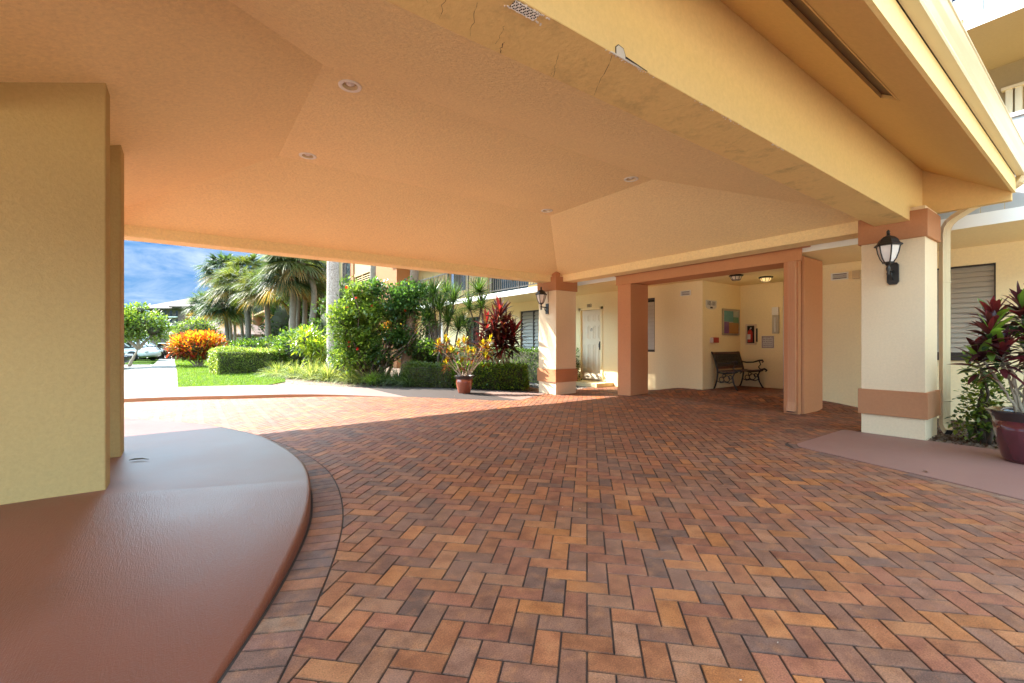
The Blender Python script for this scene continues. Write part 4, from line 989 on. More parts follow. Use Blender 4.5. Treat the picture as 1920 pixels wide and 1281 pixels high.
for ln, z, s_ in (('NO COASTING NO', 1.293, 0.036), ('BICYCLING', 1.248, 0.042), ('OR SKATING', 1.200, 0.040), ('IN THIS ENTRY AREA', 1.150, 0.030), ('ASSOCIATION RULES', 1.105, 0.030)):
    adopt(text('lettering', ln, s_, M['maroon'], (11.057, 4.99, z), R(-90), sx=0.72 if len(ln) > 12 else 0.95), sn)
ph = thing('entry_phone', 'narrow grey entry phone panel with pale upper box beside the elevator', 'entry phone', (11.07, 4.80, 1.7))
adopt(MB().box(11.0, 11.069, 4.735, 4.875, 1.82, 2.0).build('speaker_box', M['white'], None, 0.005), ph)
adopt(MB().box(11.02, 11.069, 4.735, 4.875, 1.39, 1.815).build('panel', M['shutter'], None, 0.004), ph)
adopt(MB().box(11.0, 11.022, 4.785, 4.825, 1.43, 1.77).build('handset', M['sign'], None, 0.005), ph)

# ---- cast iron bench
bn = thing('garden_bench', 'cast iron and wood slat garden bench standing against the lobby side wall', 'bench', (10.35, 5.42, 0.105), rz=0.0)
# local: x along the bench, -y towards the front, z up
L_, D0 = 1.16, 0.0
def bframe(x):
    mb = MB()
    mb.tube([(x, 0.17, 0.0), (x, 0.13, 0.08), (x, 0.09, 0.22), (x, 0.07, 0.38), (x, 0.08, 0.46), (x, 0.12, 0.62), (x, 0.18, 0.80), (x, 0.22, 0.86)], [0.020, 0.018, 0.018, 0.02, 0.022, 0.02, 0.018, 0.022], 8)
    mb.tube([(x, -0.40, 0.0), (x, -0.36, 0.05), (x, -0.30, 0.16), (x, -0.27, 0.30), (x, -0.31, 0.40), (x, -0.38, 0.43)], [0.022, 0.018, 0.018, 0.018, 0.018, 0.02], 8)
    mb.tube([(x, -0.38, 0.43), (x, -0.25, 0.40), (x, -0.08, 0.38), (x, 0.07, 0.40)], 0.020, 8)
    mb.tube([(x, 0.11, 0.62), (x, 0.0, 0.60), (x, -0.16, 0.61), (x, -0.30, 0.655), (x, -0.37, 0.66), (x, -0.39, 0.63), (x, -0.36, 0.61)], [0.016, 0.016, 0.016, 0.02, 0.022, 0.018, 0.014], 8)
    mb.tube([(x, -0.30, 0.64), (x, -0.33, 0.56), (x, -0.28, 0.50), (x, -0.33, 0.44), (x, -0.42, 0.46), (x, -0.47, 0.43), (x, -0.44, 0.40)], [0.013, 0.013, 0.014, 0.016, 0.024, 0.022, 0.014], 8)
    # scrollwork under the seat
    for cy_, cz_, r_ in ((-0.14, 0.26, 0.07), (-0.02, 0.24, 0.055), (-0.22, 0.30, 0.04), (-0.08, 0.33, 0.035)):
        mb.tube([(x, cy_ + r_ * math.cos(a), cz_ + r_ * math.sin(a)) for a in [R(q) for q in range(0, 361, 30)]], 0.010, 6, cap=False)
    mb.tube([(x, 0.09, 0.20), (x, 0.0, 0.17), (x, -0.10, 0.19), (x, -0.20, 0.17), (x, -0.29, 0.21)], 0.011, 6)
    return mb
for x in (-L_ / 2, L_ / 2): bframe(x).build('bench_frame', M['black'], bn)
M['slat'] = simple('dark_red_slat', (0.09, 0.028, 0.018), 0.35, var=0.3, scale=8)
for i in range(5):
    MB().obox((0, -0.33 + 0.085 * i, 0.435 - 0.02 * math.sin(i * 0.7)), (L_ + 0.02, 0.065, 0.018)).build('seat_slat', M['slat'], bn, 0.003)
MB().obox((0, 0.175, 0.83), (L_ + 0.02, 0.02, 0.055), rx=R(-15)).build('back_rail', M['slat'], bn, 0.003)
MB().obox((0, 0.085, 0.50), (L_ + 0.02, 0.02, 0.06), rx=R(-15)).build('back_rail', M['slat'], bn, 0.003)
mb = MB()
for i in range(12):
    for j in range(4):
        r_ = 0.036; cx_ = -L_ / 2 + 0.06 + i * 0.0945; z0 = 0.565 + j * 0.066
        off = 0.02 if (i + j) % 2 else 0.0
        mb.tube([(cx_ + r_ * math.cos(a), 0.10 + (z0 + r_ * math.sin(a) - 0.55) * 0.27, z0 + (r_ - off * 0.6) * math.sin(a)) for a in [R(q) for q in range(0, 361, 40)]], 0.0125, 5, cap=False)
mb.tube([(-L_ / 2, 0.095, 0.54), (L_ / 2, 0.095, 0.54)], 0.009, 6).tube([(-L_ / 2, 0.165, 0.80), (L_ / 2, 0.165, 0.80)], 0.009, 6)
mb.build('back_panel', M['black'], bn)

# ================================================================== vegetation
def pick(pal, n):
    """pal = [((r,g,b), weight)] -> n colours with small variation"""
    w = np.array([p[1] for p in pal], float); w /= w.sum()
    c = np.array([p[0] for p in pal])[rng.choice(len(pal), n, p=w)]
    return np.clip(c * rng.uniform(0.75, 1.25, (n, 1)) * rng.uniform(0.93, 1.07, (n, 3)), 0.002, 0.95)
def norm(v): return v / np.maximum(np.linalg.norm(v, axis=-1, keepdims=True), 1e-9)
def blades_mesh(name, P, D, L, W, droop, cols, m, parent=None, seg=2, fold=0.0, shape='leaf', tipcol=None):
    """curved strips: P root (N,3), D direction, L length, W width, droop = fall of the tip as a share of L"""
    N = len(P); D = norm(D); up = np.tile([0, 0, 1.0], (N, 1)) + rng.normal(0, 0.25, (N, 3))
    S = norm(np.cross(D, up)); Nn = norm(np.cross(S, D))
    rows = []
    for k in range(seg + 1):
        t_ = k / seg
        c = P + D * (L * t_)[:, None] + np.array([0, 0, -1.0]) * (droop * L * t_ ** 2)[:, None]
        if shape == 'leaf': w = W * (math.sin(math.pi * min(0.97, 0.12 + 0.85 * t_)) ** 0.8)
        elif shape == 'blade': w = W * (1.0 - 0.75 * t_) * (0.7 if k == 0 else 1.0)
        else: w = W
        if k == seg: w = W * 0.10
        rows.append((c - S * (w / 2)[:, None] + Nn * (fold * w)[:, None], c + S * (w / 2)[:, None] + Nn * (fold * w)[:, None], c))
    if fold:
        vv = np.stack([np.stack(r_, 1) for r_ in rows], 1); per = (seg + 1) * 3   # left, right, mid
        V_ = vv.reshape(-1, 3); base = (np.arange(N) * per)[:, None]
        f = []
        for k in range(seg):
            a = 3 * k; b = 3 * (k + 1)
            f.append([a, a + 2, b + 2, b]); f.append([a + 2, a + 1, b + 1, b + 2])
    else:
        vv = np.stack([np.stack(r_[:2], 1) for r_ in rows], 1); per = (seg + 1) * 2
        V_ = vv.reshape(-1, 3); base = (np.arange(N) * per)[:, None]
        f = [[2 * k, 2 * k + 1, 2 * k + 3, 2 * k + 2] for k in range(seg)]
    F = (base[:, :, None] + np.array(f)[None]).reshape(-1, 4)
    me = bpy.data.meshes.new(name); me.vertices.add(len(V_)); me.vertices.foreach_set('co', V_.astype(np.float32).ravel())
    me.loops.add(F.size); me.loops.foreach_set('vertex_index', F.astype(np.int32).ravel())
    me.polygons.add(len(F)); me.polygons.foreach_set('loop_start', np.arange(0, F.size, 4, dtype=np.int32)); me.polygons.foreach_set('loop_total', np.full(len(F), 4, np.int32))
    at = me.color_attributes.new('col', 'BYTE_COLOR', 'POINT')
    cc = np.repeat(cols, per, axis=0)
    if tipcol is not None:
        tt = np.tile(np.repeat(np.linspace(0, 1, seg + 1), per // (seg + 1)), N)[:, None]; cc = cc * (1 - tt) + np.repeat(tipcol, per, axis=0) * tt
    rgba = np.concatenate([cc, np.ones((len(cc), 1))], 1).astype(np.float32)
    at.data.foreach_set('color', rgba.ravel())
    me.update(); me.validate()
    return link_mesh(name, me, m, parent)
def rand_dir(n, zbias=0.0):
    v = rng.normal(0, 1, (n, 3)); v[:, 2] += zbias; return norm(v)
def blob_points(blobs, n, shell=0.45):
    """points in a set of ellipsoids (cx,cy,cz,rx,ry,rz), more of them near the surface"""
    b = np.array(blobs, float); vol = b[:, 3] * b[:, 4] * b[:, 5]; k = rng.choice(len(b), n, p=vol / vol.sum())
    d = rand_dir(n); r_ = rng.uniform(0, 1, n) ** shell * rng.uniform(0.85, 1.12, n)
    return b[k, :3] + d * b[k, 3:] * r_[:, None], d
def grow(name, blobs, n, L, W, pal, m='leaf', parent=None, zbias=0.35, seg=2, droop=0.15, fold=0.12, shell=0.4, lump=None):
    P, d = blob_points(blobs, n, shell)
    if lump:   # keep only leaves inside clumps so that gaps show
        q = (np.sin(P[:, 0] * lump + 1.3) + np.sin(P[:, 1] * lump * 1.1 + 0.4) + np.sin(P[:, 2] * lump * 1.2 + 2.0) + np.sin((P[:, 0] + P[:, 1] - P[:, 2]) * lump * 1.7)) + rng.normal(0, 0.5, len(P))
        keep = q > -1.1; P, d = P[keep], d[keep]
    n = len(P); D = norm(d * 0.8 + rng.normal(0, 0.7, (n, 3)) + np.array([0, 0, zbias]))
    return blades_mesh(name, P, D, L * rng.uniform(0.6, 1.25, n), W * rng.uniform(0.7, 1.2, n), rng.uniform(0, droop, n), pick(pal, n), M[m], parent, seg, fold)
def core(name, blobs, k, m, parent):  # solid blobs inside crowns, added to stop light passing through
    mb = MB()
    for (x, y, z, a, b, c) in blobs:
        prof = [(math.cos(t_) * 1.0, math.sin(t_)) for t_ in [R(q) for q in (-88, -55, -25, 0, 25, 55, 88)]]
        n0 = len(mb.v); mb.lathe(prof, (0, 0, 0), 10)
        mb.v[n0:] = [(x + v[0] * a * k * (1 + 0.15 * math.sin(5 * v[1])), y + v[1] * b * k, z + v[2] * c * k) for v in mb.v[n0:]]
    return mb.build(name, M[m], parent)
def limbs(name, base, targets, r0, m, parent, wob=0.08, r1=0.012, n=6, sides=7):
    """branches from base points to targets"""
    mb = MB()
    for (b, tg) in targets:
        b = Vector(b); tg = Vector(tg); pts = []; rr = []
        L = (tg - b).length
        for i in range(n + 1):
            t_ = i / n; p = b.lerp(tg, t_); s_ = math.sin(math.pi * t_) * L * wob
            p += Vector((rnd.gauss(0, s_ * 0.5), rnd.gauss(0, s_ * 0.5), s_ * -0.3)); pts.append(p); rr.append(r0 * (1 - t_) + r1 * t_)
        mb.tube(pts, rr, sides)
    return mb.build(name, M[m], parent)

G_DARK = [((0.032, 0.065, 0.015), 5), ((0.055, 0.105, 0.02), 4), ((0.10, 0.165, 0.03), 3)]
G_MID = [((0.055, 0.105, 0.018), 4), ((0.085, 0.150, 0.022), 4), ((0.13, 0.19, 0.03), 2), ((0.035, 0.07, 0.015), 3)]
G_LIGHT = [((0.12, 0.19, 0.025), 4), ((0.17, 0.24, 0.035), 3), ((0.07, 0.12, 0.02), 3)]
G_HEDGE = [((0.22, 0.28, 0.06), 4), ((0.32, 0.37, 0.10), 3), ((0.13, 0.18, 0.035), 3), ((0.06, 0.09, 0.018), 2)]

def box_hedge(name, label, c0, ax, Lx, ay, Ly, H, n, leaf, pal, group=None, z0=0.05, core_m='core_shade', cat='hedge'):
    """clipped hedge on a parallelogram c0 + s*ax*Lx + t*ay*Ly"""
    t_ = thing(name, label, cat, (0, 0, 0), group)
    ax = np.array([*ax, 0.0]); ay = np.array([*ay, 0.0]); ax /= np.linalg.norm(ax); ay /= np.linalg.norm(ay); c0 = np.array([c0[0], c0[1], z0])
    areas = np.array([Lx * Ly, Lx * H, Lx * H, Ly * H, Ly * H]); f = rng.choice(5, n, p=areas / areas.sum())
    u, v = rng.uniform(0, 1, n), rng.uniform(0, 1, n); dep = np.abs(rng.normal(0, 0.045, n)) - 0.02 * rng.uniform(0, 1, n)
    P = np.zeros((n, 3)); Nn = np.zeros((n, 3))
    ux = ax; uy = ay; uz = np.array([0, 0, 1.0])
    wav = 0.045 * np.sin(u * Lx * 2.7 + v) + 0.03 * np.sin(v * Ly * 4 + u * 7)
    for k, (fn) in enumerate((lambda: (c0 + ux * (u * Lx)[:, None] + uy * (v * Ly)[:, None] + uz * (H + wav)[:, None], uz),
                              lambda: (c0 + ux * (u * Lx)[:, None] + uz * (v * H)[:, None], -uy),
                              lambda: (c0 + ux * (u * Lx)[:, None] + uy * Ly + uz * (v * H)[:, None], uy),
                              lambda: (c0 + uy * (u * Ly)[:, None] + uz * (v * H)[:, None], -ux),
                              lambda: (c0 + ux * Lx + uy * (u * Ly)[:, None] + uz * (v * H)[:, None], ux))):
        p, nn = fn(); s_ = f == k; P[s_] = p[s_]; Nn[s_] = nn
    P = P - Nn * (dep + 0.05 * np.sin(P[:, 0] * 3.3 + P[:, 2] * 4) * np.sin(P[:, 1] * 2.9))[:, None] + rng.normal(0, 0.018, (n, 3))
    D = norm(Nn * 0.7 + rng.normal(0, 0.65, (n, 3)) + [0, 0, 0.35])
    blades_mesh('foliage', P, D, leaf * rng.uniform(0.6, 1.3, n), leaf * 0.55 * rng.uniform(0.7, 1.2, n), rng.uniform(0, 0.2, n), pick(pal, n), M['leaf_gloss'], t_, 2, 0.14)
    i_ = 0.09; q = [c0 + ux * i_ + uy * i_, c0 + ux * (Lx - i_) + uy * i_, c0 + ux * (Lx - i_) + uy * (Ly - i_), c0 + ux * i_ + uy * (Ly - i_)]
    MB().prism([tuple(p) for p in q], (0, 0, H - i_)).build('light_block_core', M[core_m], t_)  # solid box within the leaves, added to block light
    return t_

# ---- near hedge row in front of the building, beside the mid pillar
d1 = Vector((6.95 - 5.9, 8.95 - 9.9)); 
box_hedge('clipped_hedge', 'low dark green glossy hedge between the potted croton and the far pillar', (5.62, 10.30), (1.33, -1.22), 1.85, (0.68, 0.73), 0.8, 0.62, 9000, 0.060, [((0.06, 0.12, 0.02), 4), ((0.14, 0.22, 0.03), 3), ((0.26, 0.36, 0.04), 3), ((0.03, 0.06, 0.012), 2)], z0=-0.02)
box_hedge('clipped_hedge', 'taller dark clipped hedge against the building wall behind the red cordyline', (8.35, 9.2), (0, 1), 8.5, (1, 0), 0.75, 0.98, 15000, 0.055, G_DARK, z0=0.0)
box_hedge('clipped_hedge', 'soft moss green clipped hedge left of the potted croton', (4.72, 11.45), (0.9, -1.15), 1.45, (0.78, 0.62), 0.8, 0.60, 9000, 0.045, [((0.06, 0.09, 0.015), 4), ((0.085, 0.12, 0.02), 4), ((0.045, 0.065, 0.014), 2)], z0=0.0)
# ---- hedge on the lawn
box_hedge('clipped_hedge', 'sunlit box-shaped hedge standing on the lawn beside the orange croton', (0.86, 18.75), (2.2, 0.62), 2.45, (-0.10, 1.0), 1.5, 0.86, 17000, 0.060, G_HEDGE, z0=0.06)
box_hedge('clipped_hedge', 'second lighter hedge continuing behind the lawn hedge towards the palms', (3.0, 20.6), (2.0, 0.2), 2.6, (-0.10, 1.0), 1.2, 0.78, 9000, 0.06, G_HEDGE, z0=0.06)

# ---- orange croton bush
cr_ = thing('croton_bush', 'rounded orange, red and yellow croton bush on the lawn', 'shrub', (0.42, 26.0, 0.05))
P, d = blob_points([(0, 0, 0.98, 1.08, 1.0, 0.66), (0.35, -0.1, 1.05, 0.8, 0.8, 0.60), (-0.4, 0.1, 0.95, 0.75, 0.8, 0.6)], 5200, 0.30)
keep = P[:, 2] > 0.40 + 0.15 * np.abs(P[:, 0]); P, d = P[keep], d[keep]; n = len(P)
topness = np.clip((P[:, 2] - 0.7) / 0.8 + rng.normal(0, 0.28, n), 0, 1)[:, None]
ylw = pick([((0.52, 0.18, 0.015), 5), ((0.55, 0.31, 0.02), 3), ((0.45, 0.08, 0.015), 3)], n); red = pick([((0.35, 0.03, 0.02), 4), ((0.14, 0.03, 0.02), 3), ((0.16, 0.20, 0.02), 3), ((0.55, 0.12, 0.03), 2), ((0.05, 0.06, 0.015), 3)], n)
cols = np.where(rng.uniform(0, 1, (n, 1)) < topness, ylw, red)
blades_mesh('foliage', P, norm(d + rng.normal(0, 0.5, (n, 3)) + [0, 0, 0.5]), rng.uniform(0.12, 0.24, n), rng.uniform(0.05, 0.08, n), rng.uniform(0, 0.2, n), cols, M['leaf_gloss'], cr_, 2, 0.12)
limbs('stem', None, [((rnd.uniform(-0.12, 0.12), rnd.uniform(-0.1, 0.1), -0.02), (rnd.uniform(-0.7, 0.7), rnd.uniform(-0.6, 0.6), rnd.uniform(0.6, 1.1))) for _ in range(22)], 0.022, 'twig', cr_)
core('light_block_core', [(0, 0, 0.95, 1.0, 0.95, 0.6)], 0.72, 'core_shade', cr_)
MB().lathe([(0.0, 0.03), (0.55, 0.02), (0.62, 0.0)], (0, 0, 0), 20).build('mulch_ring', M['mulch'], cr_)

# ---- fan palms
def palm_crown(seed, nl=34, R0=1.0, green=None, hang=0.1):
    r_ = np.random.default_rng(seed); Ps, Ds, Ls, Ws, Dr, Cs = [], [], [], [], [], []
    pet = MB()
    pal = green or [((0.085, 0.13, 0.03), 4), ((0.13, 0.175, 0.04), 3), ((0.20, 0.23, 0.06), 2), ((0.05, 0.085, 0.022), 3)]
    for i in range(nl):
        az = i * 2.399 + r_.uniform(-0.2, 0.2); f = i / nl
        el = R(78 - 112 * f ** (0.85) + r_.uniform(-9, 9))
        d = np.array([math.cos(az) * math.cos(el), math.sin(az) * math.cos(el), math.sin(el)])
        pl_ = r_.uniform(0.55, 0.8) * R0; hub = d * pl_ + np.array([0, 0, -0.12 * pl_ * (1 - f)])
        pet.tube([(0, 0, 0), tuple(hub * 0.55 + [0, 0, 0.04]), tuple(hub)], [0.016, 0.011, 0.008], 4, cap=False)
        side = norm(np.cross(d, [0, 0, 1.0]) + 1e-6); upv = np.cross(side, d); ns = 30
        col = pick(pal, 1)[0] * (1.0 if f < 0.85 else 1.1)
        if f > 0.93: col = np.array([0.30, 0.18, 0.06])
        for k in range(ns):
            a = R(-100 + 200 * (k + 0.5) / ns); sd = d * math.cos(a) + side * math.sin(a) + upv * (0.18 * abs(math.sin(a)) - 0.05)
            Ps.append(hub + sd * 0.03); Ds.append(sd); Ls.append(R0 * r_.uniform(0.62, 0.85) * (0.72 + 0.28 * math.cos(a * 0.8))); Ws.append(0.050 * R0)
            Dr.append(r_.uniform(0.15, 0.55) + hang); Cs.append(col * r_.uniform(0.8, 1.25))
    return (np.array(Ps), np.array(Ds), np.array(Ls), np.array(Ws), np.array(Dr), np.array(Cs)), pet
CROWNS = []
def palm(label, path, r0, seed, R0=1.0, nl=34, fibre=0.8, trunk_m='bark', green=None, group='sabal palms beyond the garden', crown=True, hang=0.05, dead=True):
    """path: world points of the trunk, last = base of the crown"""
    b = path[0]; t_ = thing('sabal_palm', label, 'palm tree', (b[0], b[1], 0.0), group)
    P_ = [Vector((p[0] - b[0], p[1] - b[1], p[2])) for p in path]; pts = []
    cv = [P_[0]] + P_ + [P_[-1]]
    for i in range(len(P_) - 1):
        p0, p1, p2, p3 = cv[i], cv[i + 1], cv[i + 2], cv[i + 3]
        for k in range(6):
            s_ = k / 6; pts.append(0.5 * ((2 * p1) + (p2 - p0) * s_ + (2 * p0 - 5 * p1 + 4 * p2 - p3) * s_ * s_ + (-p0 + 3 * p1 - 3 * p2 + p3) * s_ ** 3))
    pts.append(P_[-1]); rr = [r0 * (1.12 - 0.25 * i / len(pts)) * rnd.uniform(0.93, 1.06) for i in range(len(pts))]
    MB().tube(pts, rr, 12).build('trunk', M[trunk_m], t_)
    top = pts[-1]; dr = (pts[-1] - pts[-3]).normalized()
    if crown:
        if fibre: MB().tube([top - dr * fibre, top - dr * fibre * 0.5, top + dr * 0.1], [r0 * 0.92, r0 * 1.18, r0 * 1.0], 10).build('boot_fibre', M['bark_fibre'], t_)
        (P0, D0, L0, W0, R_, C0), pet = palm_crown(seed, nl, R0, green, hang)
        o = blades_mesh('fronds', P0, D0, L0, W0, R_ + 0.12, C0, M['leaf_soft'], t_, 3, 0.0, 'blade'); o.location = top
        o = pet.build('frond_stalks', M['twig'], t_); o.location = top
    return t_
YP = None
Y_ = [((0.085, 0.105, 0.025), 3), ((0.13, 0.14, 0.035), 3), ((0.055, 0.075, 0.02), 3)]
D_G = [((0.038, 0.066, 0.024), 4), ((0.065, 0.098, 0.04), 3), ((0.026, 0.046, 0.018), 3)]
palm('slim sabal palm standing by itself leftmost of the palm row', [(2.71, 42.5, 0), (2.65, 42.55, 1.6), (2.58, 42.6, 2.9), (2.33, 42.8, 4.3)], 0.15, 1, 1.55, 58, green=D_G)
palm('tall palm crown rising highest at the left end of the palm row', [(3.3, 46.8, 0), (3.1, 47, 3), (2.85, 47.4, 6.2), (2.75, 47.5, 7.6)], 0.15, 2, 1.7, 58, green=D_G)
palm('sabal palm with trunk curving to the left in front of the far balconies', [(3.80, 39.3, 0), (3.78, 39.3, 1.2), (3.72, 39.35, 3.1), (3.5, 39.5, 4.7), (3.15, 39.75, 5.5)], 0.16, 3, 1.6, 56, green=Y_)
palm('straight palm trunk just behind the left-curving one', [(4.3, 43.8, 0), (4.28, 43.85, 3.0), (4.22, 43.9, 7.2)], 0.16, 4, 1.7, 56, green=Y_)
palm('thin dark palm left of the curving trunk', [(4.1, 46.4, 0), (4.06, 46.5, 1.8), (3.94, 46.6, 3.3), (3.79, 46.7, 4.8)], 0.13, 5, 1.45, 36, green=D_G)
palm('sabal palm with straight trunk right beside the far balcony pier', [(4.55, 35.0, 0), (4.55, 35.0, 2.0), (4.52, 35.05, 3.6), (4.40, 35.15, 4.9)], 0.165, 6, 1.5, 58, green=Y_)
palm('stout palm trunk bending left below its brown fibre, fifth of the row', [(5.16, 29.6, 0), (5.16, 29.63, 2.1), (5.19, 29.6, 3.9), (5.08, 29.7, 4.75), (4.88, 29.85, 5.2)], 0.175, 7, 1.45, 58, green=D_G)
palm('thin pale palm trunk between the stout one and the orange-topped one', [(5.98, 32.7, 0), (5.99, 32.7, 2.1), (6.07, 32.65, 3.7), (6.05, 32.7, 5.1)], 0.125, 8, 1.3, 36, green=D_G)
palm('palm with orange brown fibre at the top of a straight trunk', [(6.18, 31.4, 0), (6.18, 31.36, 2.3), (6.21, 31.34, 3.6), (6.15, 31.4, 5.1)], 0.155, 9, 1.35, 38, 1.1, green=Y_)
palm('palm with long trunk sweeping left under the canopy beam', [(6.1, 28.95, 0), (6.12, 28.93, 2.3), (6.22, 28.85, 4.0), (6.12, 28.9, 4.9), (5.80, 29.15, 5.65), (5.3, 29.5, 6.1)], 0.165, 10, 1.5, 58, 0.9, green=Y_)
palm('straight orange tinted palm trunk right end of the row, beside the speckled trunk', [(8.08, 34.9, 0), (8.1, 34.9, 2.8), (8.15, 34.87, 4.5), (8.08, 34.9, 6.2)], 0.165, 11, 1.5, 40, 1.2, green=D_G)
palm('thick speckled grey palm trunk rising behind the hibiscus, crown out of view', [(3.74, 14.6, 0), (3.72, 14.6, 1.2), (3.70, 14.62, 3.9), (3.70, 14.62, 11.0)], 0.195, 12, 1.8, 30, 0, 'speckled', group=None)
palm('smooth grey palm trunk in front of the orange stair tower', [(6.73, 19.83, 0), (6.73, 19.83, 3.2), (6.75, 19.85, 9.5)], 0.13, 13, 1.5, 30, 0.5, group=None)
palm('rough brown palm trunk covered in old boots, inside the hibiscus', [(5.1, 12.35, 0), (5.16, 12.32, 0.7), (5.27, 12.25, 1.9), (5.30, 12.2, 2.6), (5.36, 12.17, 3.6), (5.5, 12.1, 9.0)], 0.135, 14, 1.4, 26, 0.4, 'bark_rough', group=None)

for px_a, d_, y_, R0_, lb in ((386, 52, 566, 1.7, 'small distant palm just left of the leftmost slim palm'), (440, 47, 588, 1.5, 'low dark palm between the leftmost palm and the curving trunk'), (524, 37, 512, 1.5, 'palm crown tucked between the far balcony pier palm and the stout trunk'), (590, 38, 500, 1.6, 'palm crown behind the sweeping trunk, right part of the row'), (534, 41, 566, 1.3, 'short dark palm low behind the stout trunk')):
    q_ = Vector((0.809, -0.588, 0)) * ((px_a - 960) / 840.0 * d_) + Vector((0.588, 0.809, 0)) * d_; zt_ = 1.15 + (645 - y_) / 840.0 * d_
    palm(lb, [(q_.x, q_.y, 0), (q_.x + 0.03, q_.y, zt_ * 0.5), (q_.x - 0.05, q_.y, zt_ - 0.4)], 0.13, px_a, R0_, 46, green=D_G)
# ---- trees and masses beyond
def tree(name, label, x, y, trunk, blobs, n, leaf, pal, m='leaf', r0=0.09, tm='twig', lump=None, corek=0.6, cat='tree', group=None, shell=0.4, gz0=0.05):
    t_ = thing(name, label, cat, (x, y, gz0), group)
    limbs('trunk', None, trunk, r0, tm, t_, 0.05, r0 * 0.35, 7, 9)
    grow('crown', blobs, n, leaf, leaf * 0.5, pal, m, t_, lump=lump, shell=shell)
    if corek: core('light_block_core', blobs, corek, 'core_shade', t_)
    return t_
tree('leaning_tree', 'small round-crowned tree with a leaning pale trunk beside the parked white cars', -2.28, 28.85,
     [((0, 0, 0), (0.35, 0.2, 0.9)), ((0.35, 0.2, 0.9), (0.2, 0.2, 2.0)), ((0.33, 0.2, 0.85), (1.1, 0.3, 1.9)), ((0.33, 0.2, 0.85), (-0.5, 0, 1.9))],
     [(0.25, 0, 2.15, 1.25, 1.1, 0.85), (1.0, 0.1, 1.75, 0.8, 0.8, 0.55), (-0.4, 0, 2.0, 0.9, 0.9, 0.8), (0.4, 0, 2.75, 0.5, 0.5, 0.4)], 5200, 0.17, [((0.13, 0.20, 0.03), 4), ((0.20, 0.26, 0.05), 2), ((0.07, 0.115, 0.02), 3)], lump=4.5, corek=0.4, r0=0.085)
tree('background_tree', 'light green tree behind the leaning tree at the left edge', -4.4, 39, [((0, 0, 0), (0, 0, 2.2))], [(0, 0, 2.5, 1.8, 1.5, 1.0), (1.3, 0, 2.0, 1.2, 1.2, 0.8), (0.4, 0, 3.5, 0.5, 0.5, 0.5)], 4200, 0.2, G_LIGHT, lump=3.5)
tree('background_tree', 'pair of slim pale trunks under a small crown in front of the garage wall', -3.0, 44.0, [((-0.35, 0, 0), (-0.2, 0, 2.2)), ((0.25, 0, 0), (0.05, 0, 2.2))], [(0, 0, 2.3, 1.1, 1.0, 0.6)], 1800, 0.17, G_MID, r0=0.07, lump=4)
tree('round_bush_tree', 'large rounded pale green bush tree behind the orange croton', 0.50, 38.5, [((0, 0, 0), (0, 0, 1.3))], [(0, 0, 1.75, 1.45, 1.3, 1.15), (0.5, 0, 1.4, 1.2, 1.1, 0.9), (-0.5, 0, 1.2, 1.0, 1.0, 0.9)], 8500, 0.16, [((0.20, 0.25, 0.06), 3), ((0.13, 0.19, 0.035), 4), ((0.06, 0.09, 0.02), 3)], corek=0.75, shell=0.3)
for x, y, lb, s_ in ((3.2, 92.5, 'dense green tree left of the far condominium roof end, over the round bush', 0.95), (6.6, 86, 'dense green tree behind the garage roof and leftmost palm', 1.1), (10.5, 84, 'dark green tree behind the garage roof, right of the leftmost palm trunk', 1.2)):
    tree('background_tree', lb, x, y, [((0, 0, 0), (0, 0, 4))], [(0, 0, 4.9 * s_, 3.2, 3, 2.7 * s_), (2.2, 0, 4.1 * s_, 2.6, 3, 2.4 * s_), (-2.2, 0, 3.2, 1.9, 2.4, 1.8)], 4800, 0.45, G_MID, lump=1.4, corek=0.7, r0=0.3)
tree('background_tree', 'dark broadleaf tree filling the gap behind the palm trunks', 7.2, 38.5, [((0, 0, 0), (0, 0, 3))], [(0, 0, 3.2, 2.4, 2.0, 2.2), (-1.2, 0, 2.2, 1.6, 1.6, 1.6), (0.6, -1, 5.2, 1.5, 1.4, 1.4)], 8000, 0.25, G_DARK, lump=2.2, corek=0.75, r0=0.16)
tree('background_tree', 'tall dark tree mass behind the palm crowns, left of the orange stair tower', 8.9, 44.5, [((0, 0, 0), (0, 0, 5))], [(0, 0, 5.4, 2.6, 2.0, 2.6), (-1.5, 0, 4.0, 1.6, 1.6, 2.0), (0.5, 0, 8.0, 2.0, 1.6, 1.6)], 9000, 0.30, G_DARK, lump=1.9, corek=0.75, r0=0.2)
tree('background_tree', 'dark shrubby tree behind the thick speckled trunk', 6.6, 24.5, [((0, 0, 0), (0, 0, 2.2))], [(0, 0, 2.1, 1.5, 1.3, 1.6), (0.3, 0, 3.6, 1.0, 1.0, 1.1), (-0.9, 0.3, 1.4, 1.1, 1.0, 1.0)], 7000, 0.17, G_DARK, lump=3, corek=0.7, r0=0.1)
def shrub(name, label, x, y, blobs, n, leaf, pal, m='leaf_gloss', lump=None, corek=0.6, group=None, z=0.03, cat='shrub', wide=0.5, seg=2, droop=0.2, zb=0.35):
    t_ = thing(name, label, cat, (x, y, z), group)
    P0 = grow('foliage', blobs, n, leaf, leaf * wide, pal, m, t_, lump=lump, shell=0.4, seg=seg, droop=droop, zbias=zb)
    limbs('stem', None, [((rnd.uniform(-0.08, 0.08), rnd.uniform(-0.08, 0.08), -0.02), (b[0] + rnd.uniform(-0.3, 0.3) * b[3], b[1] + rnd.uniform(-0.3, 0.3) * b[4], b[2])) for b in blobs for _ in range(3)], 0.022, 'twig_dark', t_)
    if corek: core('light_block_core', blobs, corek, 'core_shade', t_)
    return t_
